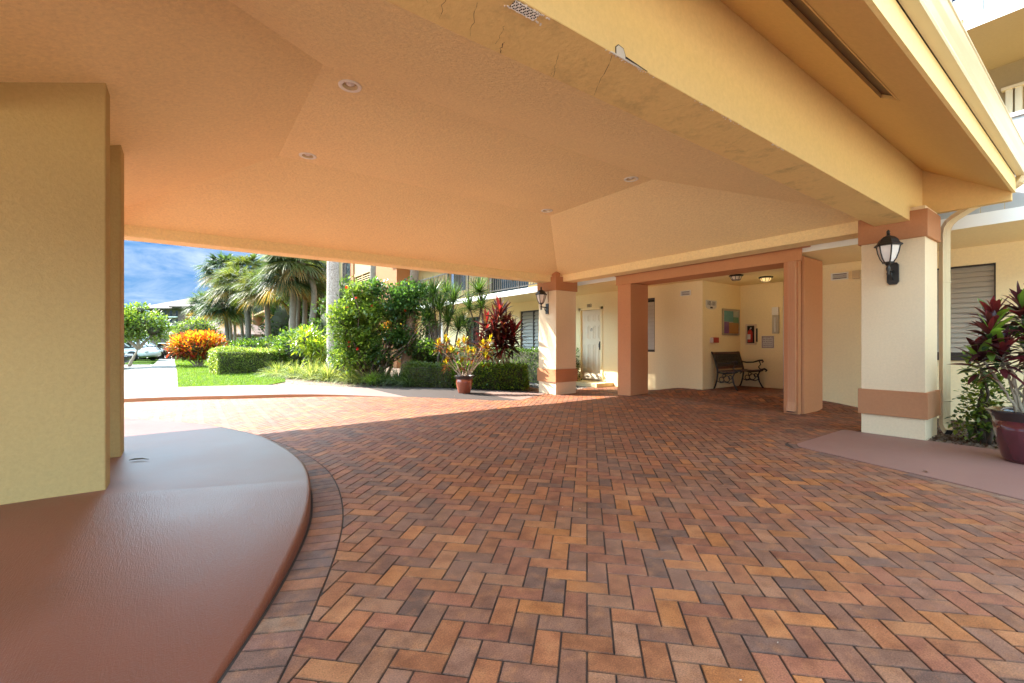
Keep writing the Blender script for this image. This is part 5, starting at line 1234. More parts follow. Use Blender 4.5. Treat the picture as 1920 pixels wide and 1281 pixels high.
shrub('philodendron', 'large glossy dark green understorey shrub left of the thick speckled trunk', 3.65, 19.2, [(0, 0, 0.95, 0.95, 0.8, 0.85), (0.7, -0.5, 0.8, 0.8, 0.7, 0.75)], 3600, 0.17, G_MID, lump=4)
shrub('understorey_shrub', 'mid green shrub below the curving palms behind the lawn hedge', 3.0, 30.5, [(0, 0, 0.7, 1.3, 1.0, 0.7), (1.2, 0, 0.8, 1.0, 1.0, 0.8)], 3200, 0.18, G_MID, lump=3.5)
shrub('understorey_shrub', 'dark shrub at the foot of the leftmost palm behind the croton', 1.9, 37.5, [(0, 0, 0.7, 1.5, 1.0, 0.75), (1.8, 0, 0.8, 1.3, 1.0, 0.8)], 3200, 0.2, G_DARK, lump=3)
shrub('understorey_shrub', 'silvery green shrub between the palm trunks and the bright strap-leaved plant', 4.6, 25.0, [(0, 0, 0.9, 1.1, 0.9, 0.9), (1.1, -0.2, 1.2, 0.9, 0.8, 1.0)], 4200, 0.17, [((0.09, 0.13, 0.05), 3), ((0.15, 0.19, 0.09), 2), ((0.045, 0.075, 0.02), 3)], lump=3.5)
shrub('understorey_shrub', 'yellow green cut-leaved shrub just left of the speckled trunk', 3.35, 16.6, [(0, 0, 1.25, 0.55, 0.5, 0.45), (0.35, -0.35, 0.9, 0.5, 0.5, 0.5)], 1300, 0.20, [((0.24, 0.29, 0.03), 4), ((0.14, 0.20, 0.025), 3)], lump=5, corek=0.35, wide=0.3)
shrub('understorey_shrub', 'low dark purple shrub in front of the garage wall behind the white cars', -0.9, 42.0, [(0, 0, 0.5, 1.1, 0.8, 0.45)], 1200, 0.18, [((0.05, 0.035, 0.045), 3), ((0.09, 0.06, 0.07), 1)])
# strap-leaved plants
def strap(name, label, x, y, n, L, W, pal, z=0.03, el=(25, 80), droop=0.45, m='leaf', group=None, cat='plant', spread=0.05, cz=0.0, seg=4, tip=None):
    t_ = thing(name, label, cat, (x, y, z), group)
    az = rng.uniform(0, 2 * np.pi, n); e_ = np.radians(rng.uniform(el[0], el[1], n))
    D = np.stack([np.cos(az) * np.cos(e_), np.sin(az) * np.cos(e_), np.sin(e_)], 1)
    P = D * np.array([spread, spread, 0]) + [0, 0, cz]
    blades_mesh('leaves', P, D, L * rng.uniform(0.65, 1.15, n), np.full(n, W), droop * rng.uniform(0.5, 1.3, n), pick(pal, n), M[m], t_, seg, 0.10, 'blade', None if tip is None else pick(tip, n))
    MB().lathe([(0.03, -0.03), (0.035, cz + 0.03), (0.0, cz + 0.05)], n=8).build('stem', M['twig'], t_)
    return t_
strap('crinum_lily', 'bright green strap-leaved lily behind the lawn hedge', 3.35, 21.4, 60, 1.05, 0.085, [((0.20, 0.34, 0.03), 3), ((0.12, 0.22, 0.02), 2)], z=0.5, droop=0.4)
strap('crinum_lily', 'yellow green spiky plant farther back between the palm trunks', 4.2, 27.6, 60, 1.2, 0.07, [((0.22, 0.28, 0.03), 3), ((0.12, 0.18, 0.02), 2)], z=0.6, droop=0.35)
strap('crinum_lily', 'spiky green plant at the foot of the fourth palm, before the far balconies', 3.3, 30.5, 50, 1.0, 0.07, [((0.22, 0.28, 0.03), 3), ((0.12, 0.18, 0.02), 2)], z=0.5, droop=0.3)
# ---- ornamental grass clumps (one clump each)
LIR = [((0.26, 0.29, 0.08), 3), ((0.15, 0.19, 0.05), 3), ((0.42, 0.43, 0.18), 2), ((0.06, 0.09, 0.022), 2)]
LIRD = [((0.075, 0.11, 0.035), 3), ((0.05, 0.075, 0.025), 3), ((0.15, 0.18, 0.09), 1)]
grass = [(2.85, 15.9, 0), (3.15, 14.9, 0), (2.55, 16.9, 0), (3.45, 14.1, 0), (3.9, 13.35, 0), (3.6, 15.1, 0), (4.2, 12.85, 0), (4.45, 12.3, 1), (4.75, 11.95, 1), (4.5, 13.1, 1), (4.95, 11.5, 1), (5.15, 11.9, 1)]
wh = ['at the left end of the border beside the lawn hedge', 'second from the left end of the border', 'farthest back on the left, against the lawn hedge', 'in front of the speckled trunk, left side', 'in front of the speckled trunk, right side', 'hidden half behind, at the foot of the speckled trunk', 'in the middle of the border by the kerb', 'first of the darker ones right of the bright ones', 'darker one in front of the boot-covered palm', 'darker one behind the middle of the border', 'darker one left of the moss green hedge', 'darker one directly before the boot-covered palm trunk']
for (x, y, k), w_ in zip(grass, wh):
    strap('liriope_clump', 'arching grassy clump ' + w_, x, y, 520 if k == 0 else 420, 0.98 if k == 0 else 0.80, 0.019, LIRD if k else LIR, z=0.02, el=(28, 86), droop=0.62, m='leaf_soft', group='liriope clumps edging the garden bed', spread=0.14, seg=4, cat='grass clump')
strap('fern_tuft', 'light feathery green tuft between bright and dark grass clumps', 4.15, 12.25, 260, 0.5, 0.02, [((0.20, 0.28, 0.04), 3), ((0.13, 0.20, 0.03), 2)], el=(40, 88), droop=0.4, m='leaf_soft', spread=0.10)

# ---- hibiscus
hb = thing('hibiscus_tree', 'big spreading hibiscus with sunlit leaves and scattered red flowers', 'shrub', (4.15, 12.7, 0.02))
HB = [(-0.45, 0.3, 1.75, 0.62, 0.62, 0.70), (0.15, 0.1, 1.95, 0.70, 0.65, 0.70), (0.75, -0.2, 2.25, 0.70, 0.62, 0.62), (1.15, -0.55, 2.45, 0.60, 0.55, 0.55), (-0.25, 0.1, 2.55, 0.42, 0.4, 0.32), (-0.1, 0.1, 1.15, 0.65, 0.55, 0.45), (0.75, -0.3, 1.45, 0.50, 0.50, 0.42), (1.35, -0.9, 1.75, 0.32, 0.35, 0.4), (0.25, 0.0, 2.75, 0.4, 0.4, 0.3), (-0.35, 0.1, 0.75, 0.6, 0.5, 0.45), (0.35, -0.1, 0.95, 0.6, 0.5, 0.5), (1.0, -0.4, 1.15, 0.45, 0.45, 0.35)]
grow('foliage', HB[:2] + [HB[4], HB[5], HB[9]], 12000, 0.105, 0.062, [((0.13, 0.19, 0.03), 4), ((0.18, 0.24, 0.05), 3), ((0.06, 0.10, 0.02), 3)], 'leaf_gloss', hb, lump=7.5, shell=0.6)  # lighter leaf colours on the left paint its sunlit side
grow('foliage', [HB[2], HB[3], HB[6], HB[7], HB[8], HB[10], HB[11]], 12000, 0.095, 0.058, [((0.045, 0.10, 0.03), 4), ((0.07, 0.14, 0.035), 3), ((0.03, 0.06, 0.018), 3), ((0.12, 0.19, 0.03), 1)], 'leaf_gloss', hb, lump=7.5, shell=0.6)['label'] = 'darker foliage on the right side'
limbs('branch', None, [((rnd.uniform(-0.1, 0.1), rnd.uniform(-0.1, 0.1), 0), (b[0] + rnd.uniform(-0.25, 0.25), b[1] + rnd.uniform(-0.25, 0.25), b[2])) for b in HB for _ in range(3)], 0.026, 'twig_dark', hb)
fl = thing
Pf, df = blob_points(HB, 26, 0.2); Pf = Pf + norm(np.array([[-0.8, -0.7, 0.1]])) * 0.08
for i in range(18):
    n = 6; az = np.arange(n) * 2 * np.pi / n + rng.uniform(0, 1); ax_ = norm(np.array([-0.6, -0.75, 0.25]) + rng.normal(0, 0.3, 3)); s1_ = norm(np.cross(ax_, [0, 0, 1])); s2_ = np.cross(s1_, ax_)
    D = np.cos(az)[:, None] * s1_ + np.sin(az)[:, None] * s2_ + ax_ * 0.5
    o = blades_mesh('flower', np.tile(Pf[i], (n, 1)), D, np.full(n, 0.055), np.full(n, 0.05), np.full(n, 0.1), pick([((0.60, 0.03, 0.015), 1)], n), M['petal'], hb, 2, 0.05)
# ---- mossy little trunks behind the hibiscus, with a cluster of bromeliads
tree('mossy_stump', 'short mossy trunk behind the hibiscus branches', 5.09, 13.62, [((0, 0, 0), (0.05, 0, 1.3))], [(0.1, 0, 1.5, 0.35, 0.35, 0.3)], 500, 0.16, [((0.45, 0.16, 0.03), 2), ((0.40, 0.28, 0.04), 1), ((0.10, 0.12, 0.02), 3)], r0=0.075, tm='bark_rough', corek=0)
# ---- marginata dracaenas
def dracaena(label, x, y, heads, trunks):
    t_ = thing('dracaena', label, 'dracaena', (x, y, 0.0))
    limbs('trunk', None, trunks, 0.035, 'twig_dark', t_, 0.06, 0.022, 7)
    Ps, Ds = [], []
    for (hx, hy, hz, k) in heads:
        n = int(170 * k); az = rng.uniform(0, 2 * np.pi, n); el = np.radians(rng.uniform(-28, 88, n))
        D = np.stack([np.cos(az) * np.cos(el), np.sin(az) * np.cos(el), np.sin(el)], 1); Ds.append(D)
        Ps.append(np.array([hx, hy, hz]) + D * 0.03 - np.array([0, 0, 1.0]) * rng.uniform(0, 0.12, n)[:, None])
    P, D = np.concatenate(Ps), np.concatenate(Ds); n = len(P)
    blades_mesh('leaves', P, D, rng.uniform(0.38, 0.62, n), np.full(n, 0.026), rng.uniform(0.0, 0.14, n), pick([((0.04, 0.075, 0.018), 4), ((0.075, 0.13, 0.022), 3), ((0.025, 0.045, 0.012), 3), ((0.14, 0.19, 0.05), 1)], n), M['leaf_gloss'], t_, 3, 0.08, 'blade')
    return t_
def lat(l_, d_, z): return (0.81 * l_ + 0.59 * d_, -0.59 * l_ + 0.81 * d_, z)
def drac(label, x, y, H):
    hs = [(*lat(l_, d_, z), k) for l_, d_, z, k in H]
    dracaena(label, x, y, hs, [((rnd.uniform(-0.05, 0.05), rnd.uniform(-0.05, 0.05), 0), h_[:3]) for h_ in hs])
drac('spiky green dracaena with many rosettes right of the hibiscus', 5.95, 11.55, [(-0.30, 0.1, 2.62, 1), (-0.10, 0.0, 2.20, 1.1), (0.12, 0.0, 1.85, 0.9), (0.30, 0.1, 2.45, 1), (-0.42, 0, 1.90, 0.7), (0.45, 0.0, 1.62, 0.7)])
drac('taller dracaena with a single thick brown stem next to the sliding window', 6.95, 11.2, [(0.0, 0.0, 2.75, 1.2), (-0.30, 0.1, 2.25, 0.9), (0.08, 0, 2.30, 0.9), (-0.45, 0.1, 1.75, 0.7)])
drac('bushy dark dracaena filling the gap behind the other two', 6.3, 12.9, [(-0.35, 0.1, 2.75, 1.1), (0.0, 0.1, 2.45, 1.1), (0.40, 0.0, 2.80, 1.1), (-0.15, 0.0, 1.95, 0.9), (0.55, 0.1, 2.15, 0.9)])
shrub('understorey_shrub', 'dark shrub low behind the moss green hedge and dracaena stems', 5.95, 13.0, [(0, 0, 0.75, 0.8, 0.6, 0.6), (0.5, -0.5, 0.6, 0.5, 0.5, 0.5)], 3000, 0.12, G_DARK, lump=5)
shrub('understorey_shrub', 'loose mid green shrub between the speckled trunk and the hibiscus', 3.75, 13.75, [(0, 0, 0.85, 0.45, 0.4, 0.55), (0.35, -0.3, 1.3, 0.4, 0.4, 0.4)], 2200, 0.10, G_MID, lump=6, corek=0.3)
# ---- cordyline / ti plants
TI = [((0.075, 0.010, 0.015), 4), ((0.04, 0.009, 0.013), 5), ((0.16, 0.012, 0.02), 2), ((0.15, 0.05, 0.02), 2), ((0.04, 0.02, 0.016), 3)]
def ti_plant(name, label, x, y, z, heads, pal, toppal, L, W, stemm, per=34, stems=None, cat='plant', base=None, parent=None, hot=0.35):
    t_ = parent or thing(name, label, cat, (x, y, z))
    Ps, Ds, Ls, Cs = [], [], [], []
    for (hx, hy, hz, k) in heads:
        n = int(per * k); az = np.arange(n) * 2.4 + rng.uniform(0, 6); f = np.arange(n) / n
        el = np.radians(82 - 105 * f + rng.uniform(-10, 10, n))
        D = np.stack([np.cos(az) * np.cos(el), np.sin(az) * np.cos(el), np.sin(el)], 1)
        Ps.append(np.array([hx, hy, hz]) - np.array([0, 0, 1.0]) * (0.22 * f)[:, None] + D * 0.015); Ds.append(D); Ls.append(L * (0.75 + 0.35 * np.sin(np.pi * np.minimum(1, f + 0.25))) * k ** 0.3)
        c = pick(pal, n); tp = pick(toppal, n); Cs.append(np.where((f < hot)[:, None], tp, c))
    P, D, Ls, Cs = map(np.concatenate, (Ps, Ds, Ls, Cs)); n = len(P)
    blades_mesh('leaves', P, D, Ls * rng.uniform(0.85, 1.15, n), W * rng.uniform(0.8, 1.15, n), rng.uniform(0.1, 0.45, n), Cs, M['leaf_gloss'], t_, 4, 0.13)
    limbs('stem', None, stems or [((rnd.uniform(-0.05, 0.05), rnd.uniform(-0.05, 0.05), 0), hh[:3]) for hh in heads], 0.016, stemm, t_, 0.07, 0.008, 7)
    return t_
ti_plant('cordyline', 'tall red and maroon cordyline rising above the hedge beside the far pillar', 6.62, 9.62, 0.0,
         [(0, 0, 1.95, 1.4), (-0.10, 0.05, 1.72, 1.3), (0.12, -0.05, 1.62, 1.3), (-0.15, 0.05, 1.42, 1.2), (0.10, -0.1, 1.32, 1.2), (0.0, 0, 1.15, 1.1), (-0.32, 0.3, 1.05, 0.9), (0.25, -0.15, 1.15, 0.9), (-0.25, 0.2, 1.30, 0.9), (0.28, -0.2, 1.45, 1.0), (-0.30, 0.22, 1.60, 1.0)],
         TI, [((0.20, 0.014, 0.022), 2), ((0.08, 0.01, 0.016), 4)], 0.50, 0.066, 'bark_fibre', hot=0.18)
# ---- potted croton on the sidewalk
def pot(t_, r, hgt, m_body, m_rim, soil=True):
    MB().lathe([(0.0, 0.0), (r * 0.58, 0.0), (r * 0.66, hgt * 0.08), (r * 0.80, hgt * 0.35), (r * 0.88, hgt * 0.60), (r * 0.90, hgt * 0.80), (r * 0.86, hgt * 0.80)], n=40).build('pot_body', M[m_body], t_)
    MB().lathe([(r * 0.90, hgt * 0.80), (r * 0.98, hgt * 0.90), (r * 1.08, hgt * 0.96), (r * 1.10, hgt * 1.0), (r * 0.98, hgt * 1.0), (r * 0.88, hgt * 0.90), (r * 0.84, hgt * 0.78)], n=40).build('pot_rim', M[m_rim], t_)
    MB().lathe([(0.0, hgt * 0.88), (r * 0.9, hgt * 0.87)], n=24).build('soil', M['mulch'], t_)
M['pot_red'] = simple('terracotta_glaze', (0.36, 0.10, 0.055), 0.22, var=0.35, scale=5, coat=0.4)
M['pot_rim'] = simple('dark_pot_rim', (0.06, 0.04, 0.035), 0.3, var=0.3)
M['pot_plum'] = simple('plum_glaze', (0.075, 0.012, 0.018), 0.12, var=0.35, scale=12, coat=0.9)
M['pot_black'] = simple('black_glaze', (0.012, 0.010, 0.012), 0.10, var=0.2, coat=0.9)
pc1 = thing('potted_croton', 'glossy brown red pot holding a leggy yellow and orange croton on the sidewalk', 'potted plant', (5.42, 9.42, walk_z(5.42, 9.42)))
pot(pc1, 0.225, 0.44, 'pot_red', 'pot_rim')
CRO = [((0.22, 0.15, 0.015), 2), ((0.20, 0.05, 0.01), 4), ((0.14, 0.02, 0.012), 4), ((0.035, 0.045, 0.012), 5)]
hd = []; st_ = []
# lateral = camera right direction (0.81,-0.59); depth = (0.59,0.81)
for l_, d_, z_, k in ((-0.62, 0.0, 1.22, 1), (-0.45, 0.1, 1.30, 1.1), (-0.30, -0.1, 1.05, 1), (-0.42, 0, 0.78, 0.9), (-0.15, 0.15, 1.20, 1), (0.0, 0, 1.28, 1.1), (0.10, -0.15, 1.05, 1), (-0.05, -0.1, 0.80, 0.8), (0.22, 0.1, 1.0, 1), (0.45, 0.0, 1.18, 1), (0.58, 0.1, 1.10, 0.9), (0.52, -0.1, 0.92, 0.8), (0.62, 0.0, 1.30, 0.8)):
    x = 0.81 * l_ + 0.59 * d_; y = -0.59 * l_ + 0.81 * d_; hd.append((x, y, z_, k)); st_.append(((0.03 * math.copysign(1, l_), 0, 0.34), (x * 0.45, y * 0.45, 0.34 + (z_ - 0.34) * 0.42))); st_.append(((x * 0.45, y * 0.45, 0.34 + (z_ - 0.34) * 0.42), (x, y, z_)))
ti_plant('', '', 0, 0, 0, hd, CRO, [((0.32, 0.25, 0.02), 3), ((0.26, 0.13, 0.012), 2)], 0.165, 0.036, 'twig_pale', per=40, stems=st_, parent=pc1, hot=0.42)
# ---- potted ti plant on the right
pc2 = thing('potted_ti_plant', 'plum glazed pot with black rim holding a dark red and green plant', 'potted plant', (6.54, 0.57, 0.012))
pot(pc2, 0.262, 0.50, 'pot_plum', 'pot_black')
hd = []; st_ = []
for l_, d_, z_, k in ((-0.36, 0.0, 1.28, 0.9), (-0.22, 0.1, 1.42, 1.0), (-0.05, 0.0, 1.50, 1.1), (0.06, -0.1, 1.58, 1.0), (-0.10, -0.15, 1.20, 1.0), (-0.30, -0.05, 1.10, 0.8), (0.15, 0.1, 1.45, 1), (0.25, 0.0, 1.30, 1), (-0.42, 0.05, 1.05, 0.7), (-0.02, -0.2, 0.98, 0.7), (0.1, 0.05, 1.15, 0.8)):
    x = 0.81 * l_ + 0.59 * d_; y = -0.59 * l_ + 0.81 * d_; hd.append((x, y, z_, k)); st_.append(((0.05 * l_, 0.03, 0.42), (x * 0.5, y * 0.5, 0.42 + (z_ - 0.42) * 0.45))); st_.append(((x * 0.5, y * 0.5, 0.42 + (z_ - 0.42) * 0.45), (x, y, z_)))
ti_plant('', '', 0, 0, 0, hd, [((0.045, 0.012, 0.016), 5), ((0.09, 0.016, 0.022), 2), ((0.03, 0.06, 0.022), 3), ((0.12, 0.19, 0.03), 2), ((0.16, 0.02, 0.03), 1)], [((0.14, 0.018, 0.025), 2), ((0.06, 0.012, 0.018), 4), ((0.12, 0.19, 0.025), 2)], 0.24, 0.055, 'twig', per=48, stems=st_, parent=pc2)
sh2 = shrub('green_shrub', 'small open green shrub between the downspout and the plum pot', 7.45, 0.95, [(0, 0, 0.45, 0.30, 0.26, 0.36), (-0.05, 0, 0.85, 0.22, 0.2, 0.28), (0.05, 0.1, 0.2, 0.3, 0.25, 0.2)], 1100, 0.065, [((0.10, 0.15, 0.025), 3), ((0.16, 0.20, 0.03), 2), ((0.05, 0.08, 0.02), 3)], corek=0, lump=9, wide=0.6)

# ================================================================== distance
CR, CF = Vector((0.809, -0.588, 0)), Vector((0.588, 0.809, 0))
def at(px, d, z=0.0): return CR * ((px - 960) / 840.0 * d) + CF * d + Vector((0, 0, z))
YAW = math.atan2(-0.588, 0.809)
def dist_thing(name, label, cat, px, d, group=None): 
    p = at(px, d); return thing(name, label, cat, tuple(p), group, YAW)
# far condominium (local x to the right, y away)
fb = dist_thing('distant_condominium', 'far four-storey condominium with hipped brown roof and balconies', 'apartment building', 275, 150)
M['far_wall'] = simple('pale_pink_wall', (0.25, 0.20, 0.16), 0.8, var=0.05); M['far_pier'] = simple('brown_pier', (0.13, 0.085, 0.07), 0.8, var=0.05); M['pale_roof'] = simple('weathered_roof', (0.125, 0.09, 0.075), 0.85, var=0.12, scale=1)
MB().box(0.2, 34, 1.5, 16, -0.2, 13.0).build('wall', M['far_wall'], fb)
MB().box(1.0, 3.6, 0.0, 1.5, -0.2, 12.9).build('pier', M['far_pier'], fb); MB().box(10.4, 13.2, 0.0, 1.5, -0.2, 13.3).build('pier', M['far_pier'], fb); MB().box(22, 24.6, 0.0, 1.5, -0.2, 13.3).build('pier', M['far_pier'], fb)
MB().box(1.7, 2.7, -0.05, 0.0, 10.2, 12.4).build('window', M['far_wall'], fb)
for k in range(4):
    z = 1.2 + 2.95 * k
    for a, b in ((3.6, 10.4), (13.2, 22)):
        MB().box(a, b, -0.3, 1.5, z, z + 0.3).build('balcony_slab', M['white'], fb)
        mb = MB().box(a, b, -0.25, -0.2, z + 1.3, z + 1.4); x = a
        while x < b: mb.box(x, x + 0.07, -0.25, -0.2, z + 0.3, z + 1.3); x += 0.42
        mb.build('balcony_railing', M['darkrail'], fb)
        for x in (a + 1.0, a + 3.0, a + 5.0): MB().box(x, x + 0.8, 1.44, 1.49, z + 0.3, z + 2.4).build('window', M['glass'], fb)
def hip(x0, x1, y0, y1, ze, zr, rx0, rx1, th=0.35):
    ym = (y0 + y1) / 2
    return MB().add([(x0, y0, ze), (x1, y0, ze), (x1, y1, ze), (x0, y1, ze), (rx0, ym, zr), (rx1, ym, zr), (x0, y0, ze + th), (x1, y0, ze + th), (x1, y1, ze + th), (x0, y1, ze + th)], [(3, 2, 1, 0), (6, 7, 5, 4), (7, 8, 5), (8, 9, 4, 5), (9, 6, 4), (0, 1, 7, 6), (1, 2, 8, 7), (2, 3, 9, 8), (3, 0, 6, 9)])
hip(-2.6, 36, -1.8, 18, 12.7, 18.3, 14.5, 26).build('roof', M['pale_roof'], fb)
hip(9.6, 24, -3.0, 6, 13.2, 16.4, 15, 20).build('roof', M['pale_roof'], fb)
# garages
ga = dist_thing('garage_block', 'low cream garage block with brown hipped shingle roof beyond the parking court', 'garage', 300, 53)
MB().box(0.4, 18, 1.0, 8, -0.1, 2.3).build('wall', M['cream_sun_dimmed'], ga)
hip(0.0, 1.9, 0.2, 7, 2.25, 3.2, 0.9, 1.0, 0.15).build('roof', M['rooft'], ga)
hip(1.2, 11.4, -0.3, 9, 2.15, 4.05, 4.4, 7.0, 0.15).build('roof', M['rooft'], ga)
MB().box(0.35, 0.85, 0.9, 1.0, 1.4, 2.2).build('opening', M['dark'], ga)
MB().box(0.85, 1.05, 0.78, 0.98, -0.1, 2.2).build('post', M['white'], ga)
for x in (1.5, 4.4, 7.3, 10.2): MB().box(x, x + 2.5, 0.93, 0.985, 0.0, 2.0).build('garage_door', M['white'], ga)

# cars
M['car_white'] = simple('white_car_paint', (0.62, 0.64, 0.62), 0.25, var=0.02, coat=0.8); M['car_dark'] = simple('dark_car_paint', (0.03, 0.03, 0.035), 0.25, var=0.02, coat=0.8)
M['tyre'] = simple('tyre_rubber', (0.02, 0.02, 0.02), 0.8); M['rim'] = simple('alloy_rim', (0.4, 0.4, 0.4), 0.3, metal=0.8); M['lampg'] = simple('headlamp_glass', (0.6, 0.6, 0.6), 0.1); M['tail'] = simple('tail_lamp', (0.35, 0.02, 0.02), 0.2)
def car(label, px, d, paint, flip=False, rot=0.0, z=0.03):
    """sedan, nose towards local +x"""
    p = at(px, d); t_ = thing('parked_car', label, 'car', (p.x, p.y, z), 'cars parked beside the driveway', YAW + rot + (math.pi if flip else 0))
    # lofted hull: x, half width, z bottom, z top(belt)
    S = [(-2.25, 0.62, 0.38, 0.72), (-2.15, 0.78, 0.25, 0.92), (-1.7, 0.88, 0.20, 1.00), (-0.8, 0.91, 0.18, 0.99), (0.3, 0.91, 0.18, 0.97), (1.0, 0.90, 0.18, 0.93), (1.6, 0.87, 0.20, 0.84), (2.05, 0.76, 0.24, 0.70), (2.25, 0.55, 0.32, 0.56)]
    vs = []; n = 12
    for x, w, zb, zt in S:
        for k in range(n):
            a = 2 * math.pi * (k + 0.5) / n; ca, sa = math.cos(a), math.sin(a)
            vs.append((x, w * math.copysign(abs(ca) ** 0.45, ca), (zb + zt) / 2 + (zt - zb) / 2 * math.copysign(abs(sa) ** 0.5, sa)))
    fs = [(i * n + k, i * n + (k + 1) % n, (i + 1) * n + (k + 1) % n, (i + 1) * n + k) for i in range(len(S) - 1) for k in range(n)] + [tuple(range(n)), tuple(range((len(S) - 1) * n, len(S) * n))]
    o = MB().add(vs, [tuple(reversed(f)) for f in fs], True).build('body', paint, t_); o.modifiers.new('s', 'SUBSURF').render_levels = 1
    G = [(-1.75, 0.72, 1.00), (-1.05, 0.66, 1.36), (-0.3, 0.64, 1.44), (0.35, 0.64, 1.38), (1.15, 0.74, 0.95)]
    gl = MB(); vs = []
    for x, w, zt in G: vs += [(x, -0.84, 0.93), (x, -w, zt - 0.04), (x, -w + 0.1, zt), (x, w - 0.1, zt), (x, w, zt - 0.04), (x, 0.84, 0.93)]
    fs = [(i * 6 + k, i * 6 + k + 1, (i + 1) * 6 + k + 1, (i + 1) * 6 + k) for i in range(len(G) - 1) for k in range(5)]
    gl.add(vs, fs).build('window_glass', M['glass'], t_)
    rf = MB(); vs = []
    for x, w, zt in ((-1.12, 0.60, 1.37), (-0.7, 0.62, 1.425), (-0.3, 0.62, 1.455), (0.1, 0.62, 1.44), (0.42, 0.60, 1.38)): vs += [(x, -w - 0.05, zt - 0.05), (x, -w + 0.08, zt + 0.004), (x, w - 0.08, zt + 0.004), (x, w + 0.05, zt - 0.05)]
    fs = [(i * 4 + k, i * 4 + k + 1, (i + 1) * 4 + k + 1, (i + 1) * 4 + k) for i in range(4) for k in range(3)]
    rf.add(vs, fs, True); 
    for sg_ in (-1, 1):
        for (xa, za, ya), (xb, zb, yb) in (((-1.75, 0.98, 0.80), (-1.08, 1.37, 0.68)), ((0.40, 1.37, 0.67), (1.15, 0.94, 0.80)), ((-0.32, 0.96, 0.86), (-0.30, 1.42, 0.67))): rf.tube([(xa, sg_ * ya, za), (xb, sg_ * yb, zb)], 0.035, 6)
    rf.build('roof', paint, t_)
    for x in (-1.38, 1.38):
        for sg_ in (-1, 1):
            vs = []; w_ = MB().lathe([(0.0, -0.1), (0.31, -0.1), (0.33, -0.07), (0.33, 0.07), (0.31, 0.1), (0.22, 0.1)], n=24)
            w_.v = [(v[0], v[2], v[1]) for v in w_.v]; w = w_.build('wheel', M['tyre'], t_); w.location = (x, sg_ * 0.83, 0.32)
            r_ = MB().lathe([(0.0, 0.07), (0.05, 0.10), (0.20, 0.09), (0.22, 0.10)], n=16); r_.v = [(v[0], sg_ * v[2], v[1]) for v in r_.v]; q = r_.build('rim', M['rim'], w)
    for sg_ in (-1, 1):
        MB().obox((2.10, sg_ * 0.56, 0.62), (0.14, 0.30, 0.10), sg_ * R(-18)).build('headlight', M['lampg'], t_, 0.02)
        MB().obox((-2.20, sg_ * 0.56, 0.78), (0.08, 0.28, 0.12), sg_ * R(10)).build('tail_light', M['tail'], t_, 0.02)
        MB().obox((0.85, sg_ * 0.97, 0.98), (0.12, 0.16, 0.10)).build('wing_mirror', paint, t_, 0.03)
    return t_
car('white car behind the leaning tree, its bonnet pointing to the footpath', 229, 30.0, M['car_white'])
car('second white car parked just behind the first, its nose showing farther right', 250, 34.0, M['car_white'])
car('dark car mostly hidden behind the left pillar, only its front corner showing', 126, 19.5, M['car_dark'], rot=R(4))

# ---- real grass blades on the lawn and leaf litter on the beds (nobody could count them)
def in_poly(x, y, poly):
    c = np.zeros(len(x), bool); j = len(poly) - 1
    for i in range(len(poly)):
        xi, yi = poly[i]; xj, yj = poly[j]
        c ^= ((yi > y) != (yj > y)) & (x < (xj - xi) * (y - yi) / (yj - yi + 1e-12) + xi); j = i
    return c
lawnp = [(-0.17, 13.98), (0.79, 13.75), (1.7, 13.35), (2.3, 14.3), (2.9, 18.2), (3.6, 24), (3.6, 34), (-0.58, 34.5), (-0.3, 22)]
n = 60000; u = rng.uniform(0, 1, n); x = rng.uniform(-0.6, 3.6, n); y = 13.3 + 21 * u ** 1.7; k = in_poly(x, y, lawnp); x, y = x[k], y[k]; n = len(x)
D = norm(rng.normal(0, 0.45, (n, 3)) * [1, 1, 0] + [0, 0, 1.0]); far_ = (y - 13) / 20
g_ = blades_mesh('lawn_grass', np.stack([x, y, np.full(n, 0.058)], 1), D, rng.uniform(0.03, 0.07, n) * (1 + far_), rng.uniform(0.006, 0.012, n) * (1 + 1.5 * far_), rng.uniform(0, 0.5, n), pick([((0.11, 0.19, 0.012), 4), ((0.16, 0.24, 0.018), 3), ((0.07, 0.13, 0.01), 3), ((0.22, 0.24, 0.05), 1)], n), M['leaf_soft'], None, 1, 0.0, 'blade')
tag(g_, 'short bright green mown grass covering the lawn', 'grass', kind='stuff')
def litter(name, label, poly, n, zf, size, pal):
    xs = [p[0] for p in poly]; ys = [p[1] for p in poly]
    x = rng.uniform(min(xs), max(xs), n); y = rng.uniform(min(ys), max(ys), n); k = in_poly(x, y, poly); x, y = x[k], y[k]; n = len(x)
    z = np.array([zf(a, b) for a, b in zip(x, y)])
    D = norm(rng.normal(0, 1, (n, 3)) * [1, 1, 0.35])
    o = blades_mesh(name, np.stack([x, y, z + rng.uniform(0, 0.02, n)], 1), D, rng.uniform(0.5, 1.4, n) * size, rng.uniform(0.3, 0.7, n) * size, rng.uniform(-0.3, 0.3, n), pick(pal, n), M['leaf_soft'], None, 2, 0.1)
    return tag(o, label, 'leaf litter', kind='stuff')
LP = [((0.22, 0.15, 0.10), 4), ((0.13, 0.08, 0.05), 4), ((0.34, 0.25, 0.18), 2), ((0.07, 0.045, 0.03), 2)]
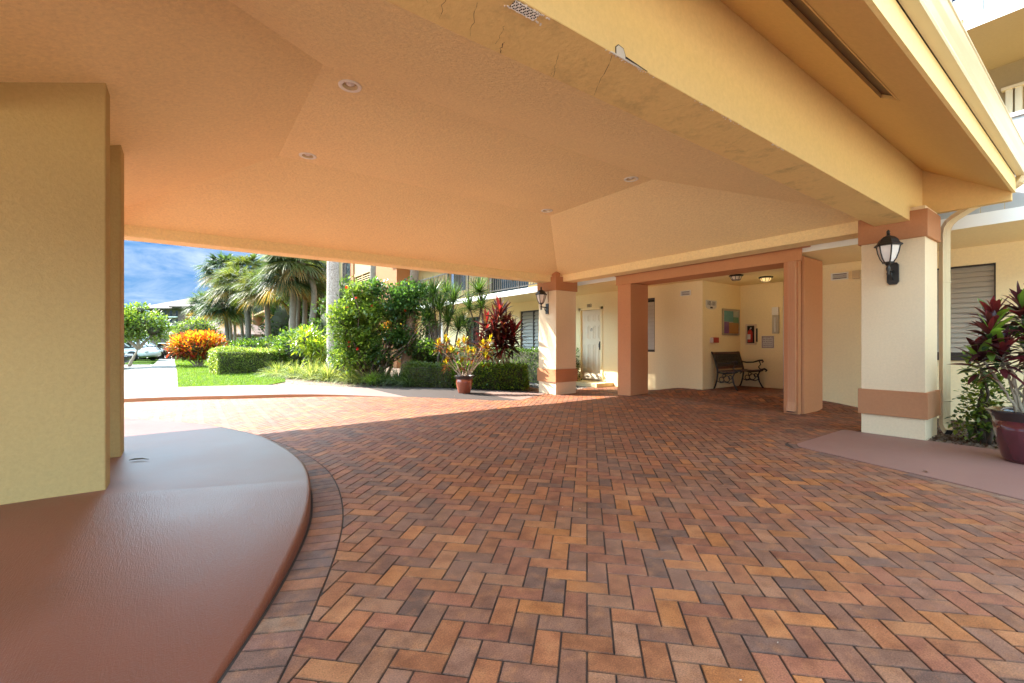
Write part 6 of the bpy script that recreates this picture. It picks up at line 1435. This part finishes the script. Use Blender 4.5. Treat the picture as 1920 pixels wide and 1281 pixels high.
litter('leaf_litter', 'dry brown leaves and mulch chips on the garden bed', [(x, y) for x, y in bed], 16000, lambda a, b: walk_z(a, b) - 0.015, 0.055, LP)
litter('leaf_litter', 'dark mulch chips around the small green shrub on the right', [(7.08, -1.0), (9.3, -1.0), (9.3, 1.95), (7.08, 1.95)], 6000, lambda a, b: 0.0, 0.04, [((0.09, 0.035, 0.022), 4), ((0.05, 0.03, 0.022), 4), ((0.20, 0.17, 0.13), 1)])
# pebbles between the far pillar and the door step
mb = MB()
for i in range(420):
    x, y = rnd.uniform(7.75, 8.75), rnd.uniform(8.3, 10.2); s_ = rnd.uniform(0.02, 0.045)
    mb.lathe([(0.0, -0.4 * s_), (0.8 * s_, -0.15 * s_), (s_, 0.1 * s_), (0.6 * s_, 0.5 * s_), (0.0, 0.6 * s_)], (x, y, -0.02), 6)
tag(mb.build('pebbles', simple('grey_pebble', (0.30, 0.27, 0.23), 0.8, var=0.4, scale=12)), 'bed of grey pebbles between the far pillar and the door step', 'pebbles', kind='stuff')
# a few dry leaves dropped on the paving
for x, y, lb in ((5.30, 1.05, 'single dry brown leaf on the mauve pad edge'), (2.15, 5.1, 'small dry leaf on the shaded bricks left of centre'), (4.7, 8.6, 'tiny dry leaf lying near the far kerb')):
    o = blades_mesh('dry_leaf', np.array([[x, y, 0.012]]), np.array([[0.7, 0.6, 0.3]]), np.array([0.055]), np.array([0.03]), np.array([0.2]), np.array([[0.16, 0.07, 0.035]]), M['leaf_soft'], None, 2, 0.2)
    tag(o, lb, 'leaf')

M['frost_grit'] = simple('sand_grain', (0.42, 0.34, 0.27), 0.9)
mb = MB()
for i in range(150):
    x, y = rnd.uniform(0.6, 7.0), rnd.uniform(0.6, 7.6); s_ = rnd.choice((0.0012, 0.0016, 0.0016, 0.002, 0.003))
    if x < 1.2 and y > 2.2: continue
    mb.obox((x, y, gz(x, y) + 0.002), (s_ * rnd.uniform(1, 2.4), s_, s_ * 0.8), rnd.uniform(0, 3))
tag(mb.build('grit', M['frost_grit']), 'pale grit and sand grains scattered over the shaded brick paving', 'grit', kind='stuff')
